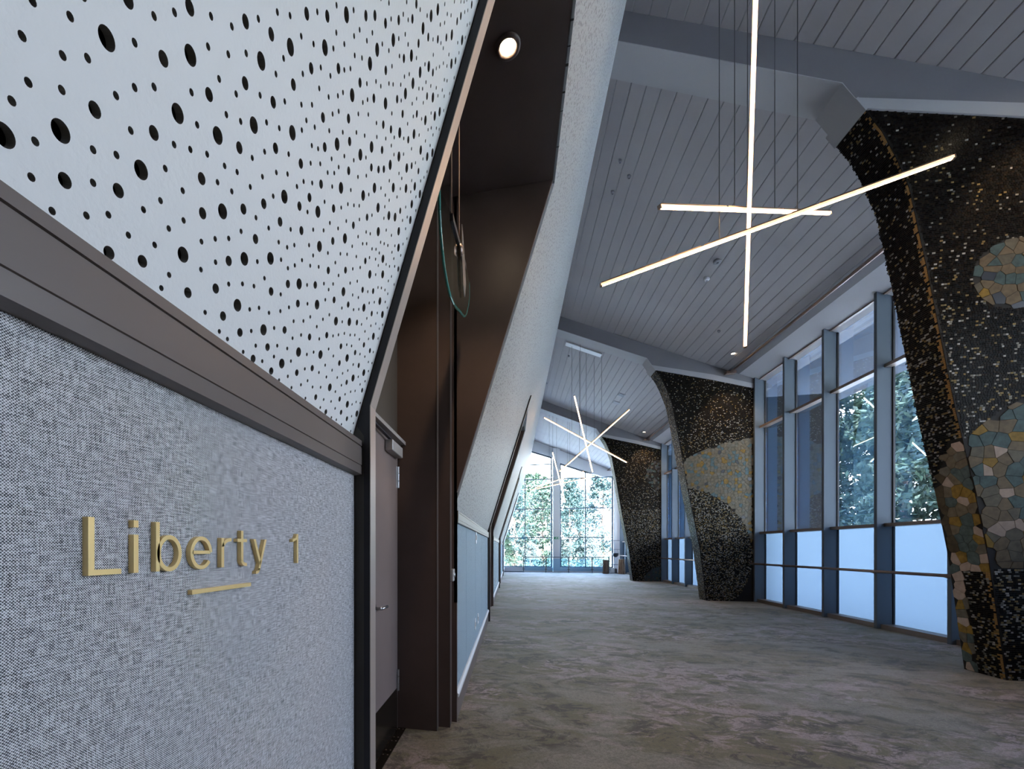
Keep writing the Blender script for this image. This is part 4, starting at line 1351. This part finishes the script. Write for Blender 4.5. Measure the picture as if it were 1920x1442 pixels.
t = tag(empty('exit_sign', (2.77, END - 0.33, 2.13)), 'small green exit sign with white running figure on the white column', 'exit sign')
b = MB(); b.box(2.62, 2.92, END - 0.36, END - 0.321, 2.06, 2.20); b.build('sign_box', M['green'], t)
b = MB()
b.prism([(2.70, 2.08), (2.72, 2.08), (2.76, 2.13), (2.79, 2.08), (2.81, 2.08), (2.775, 2.145), (2.79, 2.165), (2.755, 2.17), (2.72, 2.14)], 'Y', END - 0.363, END - 0.36)
b.lathe((2.785, END - 0.3615, 2.183), [(0.011, -0.001), (0.011, 0.001)], 10, 'Y')
b.build('running_figure', M['plate'], t)
b = MB(); b.box(2.85, 2.90, END - 0.363, END - 0.36, 2.08, 2.18); b.build('door_symbol', M['plate'], t)
t = tag(empty('blue_sticker', (0.86, END + 0.05, 2.13)), 'small blue marker plates on the end window transom', 'marker')
for x in (0.72, 0.92):
    b = MB(); b.box(x - 0.07, x + 0.07, END + 0.045, END + 0.068, 2.11, 2.19); b.build('marker_plate', M['blue'], t)

# ================================================================ TREES OUTSIDE
def leaf_mesh(name, m, n, R, H, seed, conifer):
    rnd = random.Random(seed)
    vs, fs = [], []
    clumps = []
    for _ in range(int(n / 45)):
        z = rnd.random() ** 0.8
        rr = (1 - z) ** (0.75 if conifer else 0.45) * R + 0.25
        a = rnd.uniform(0, 2 * math.pi)
        q = rr * rnd.uniform(0.35, 1.0)
        clumps.append((q * math.cos(a), q * math.sin(a), H * (0.03 + 0.97 * z), rnd.uniform(0.35, 0.85)))
    for _ in range(n):
        c = rnd.choice(clumps)
        p = Vector((c[0] + rnd.gauss(0, c[3] * .5), c[1] + rnd.gauss(0, c[3] * .5), c[2] + rnd.gauss(0, c[3] * .28)))
        s = rnd.uniform(0.06, 0.15)
        u = Vector((rnd.gauss(0, 1), rnd.gauss(0, 1), rnd.gauss(0, 1))).normalized()
        w = u.orthogonal().normalized()
        i = len(vs)
        vs += [p - u * s * 1.5, p + w * s * .6, p + u * s * 1.5, p - w * s * .6]
        fs.append((i, i + 1, i + 2, i + 3))
    me = bpy.data.meshes.new(name)
    me.from_pydata([tuple(v) for v in vs], [], fs)
    me.materials.append(m)
    return me
LM = [leaf_mesh('foliage', M['leaf_a'], 7500, 2.9, 11, 1, True), leaf_mesh('foliage', M['leaf_b'], 7000, 2.6, 8, 2, False),
      leaf_mesh('foliage', M['leaf_c'], 8000, 3.0, 10, 3, False)]
b = MB(); b.tube((0, 0, 0), (0.15, 0.1, 8.5), 0.22, 8, 0.05)
rt = random.Random(5)
for k in range(14):
    z = 1.2 + k * 0.5
    a = rt.uniform(0, 6.28)
    L = rt.uniform(1.2, 2.4) * (1 - z / 13)
    b.tube((0.02 * z, 0.01 * z, z), (L * math.cos(a), L * math.sin(a), z + rt.uniform(0.1, 0.9)), 0.06, 6, 0.015)
trunk0 = b.build('trunk', M['bark'])
trunk_me = trunk0.data
bpy.data.objects.remove(trunk0)
def tree(x, y, kind, s, label, grp, rot):
    t = tag(empty('garden_tree', (x, y, -0.6)), label, 'tree', grp)
    t.scale = (s, s, s)
    t.rotation_euler = (0, 0, rot)
    for nm, me in (('trunk', trunk_me), ('foliage', LM[kind])):
        o = bpy.data.objects.new(nm, me)
        C.objects.link(o)
        o.parent = t
        if nm == 'foliage':
            o['kind'] = 'stuff'
KINDS = ('blue-green conifer', 'pale silvery tree', 'yellow-green leafy tree')
GT = 'garden trees beyond the end window'
TR = [(0.2, 35.5, 0, 0.80, 'at the left of the end window'), (2.9, 37.5, 2, 0.85, 'behind the white column'), (5.0, 34.5, 0, 0.74, 'in the right half of the end window'),
      (4.0, 33.2, 1, 0.36, 'low at the foot of the right end window'), (6.4, 33.8, 1, 0.42, 'low beside the logs outside'), (8.2, 38.0, 0, 0.95, 'seen at the right edge of the end window'),
      (-2.6, 38.5, 0, 1.0, 'far left beyond the inclined wall'), (1.6, 33.8, 1, 0.33, 'low at the foot of the left end window'), (-0.6, 33.6, 2, 0.34, 'low at the left corner of the end window'),
      (2.2, 44.0, 2, 1.05, 'deep in the garden, centre'), (7.2, 45.0, 1, 1.1, 'deep in the garden, right')]
for n, (x, y, k, s, w) in enumerate(TR):
    tree(x, y + 4, k, s * 0.98, KINDS[k] + ' ' + w, GT, n * 1.3)
LM.append(leaf_mesh('foliage', M['leaf_d'], 12000, 3.2, 10.8, 9, False))
for n in range(9):  # row added so the side panes look out on dark, not sky
    tree(30 + (n % 3) * 1.2, 33 + 5.2 * n, 3, 1.65, 'dark tree in the row outside the window wall', 'dark trees outside the window wall', n * 0.9)
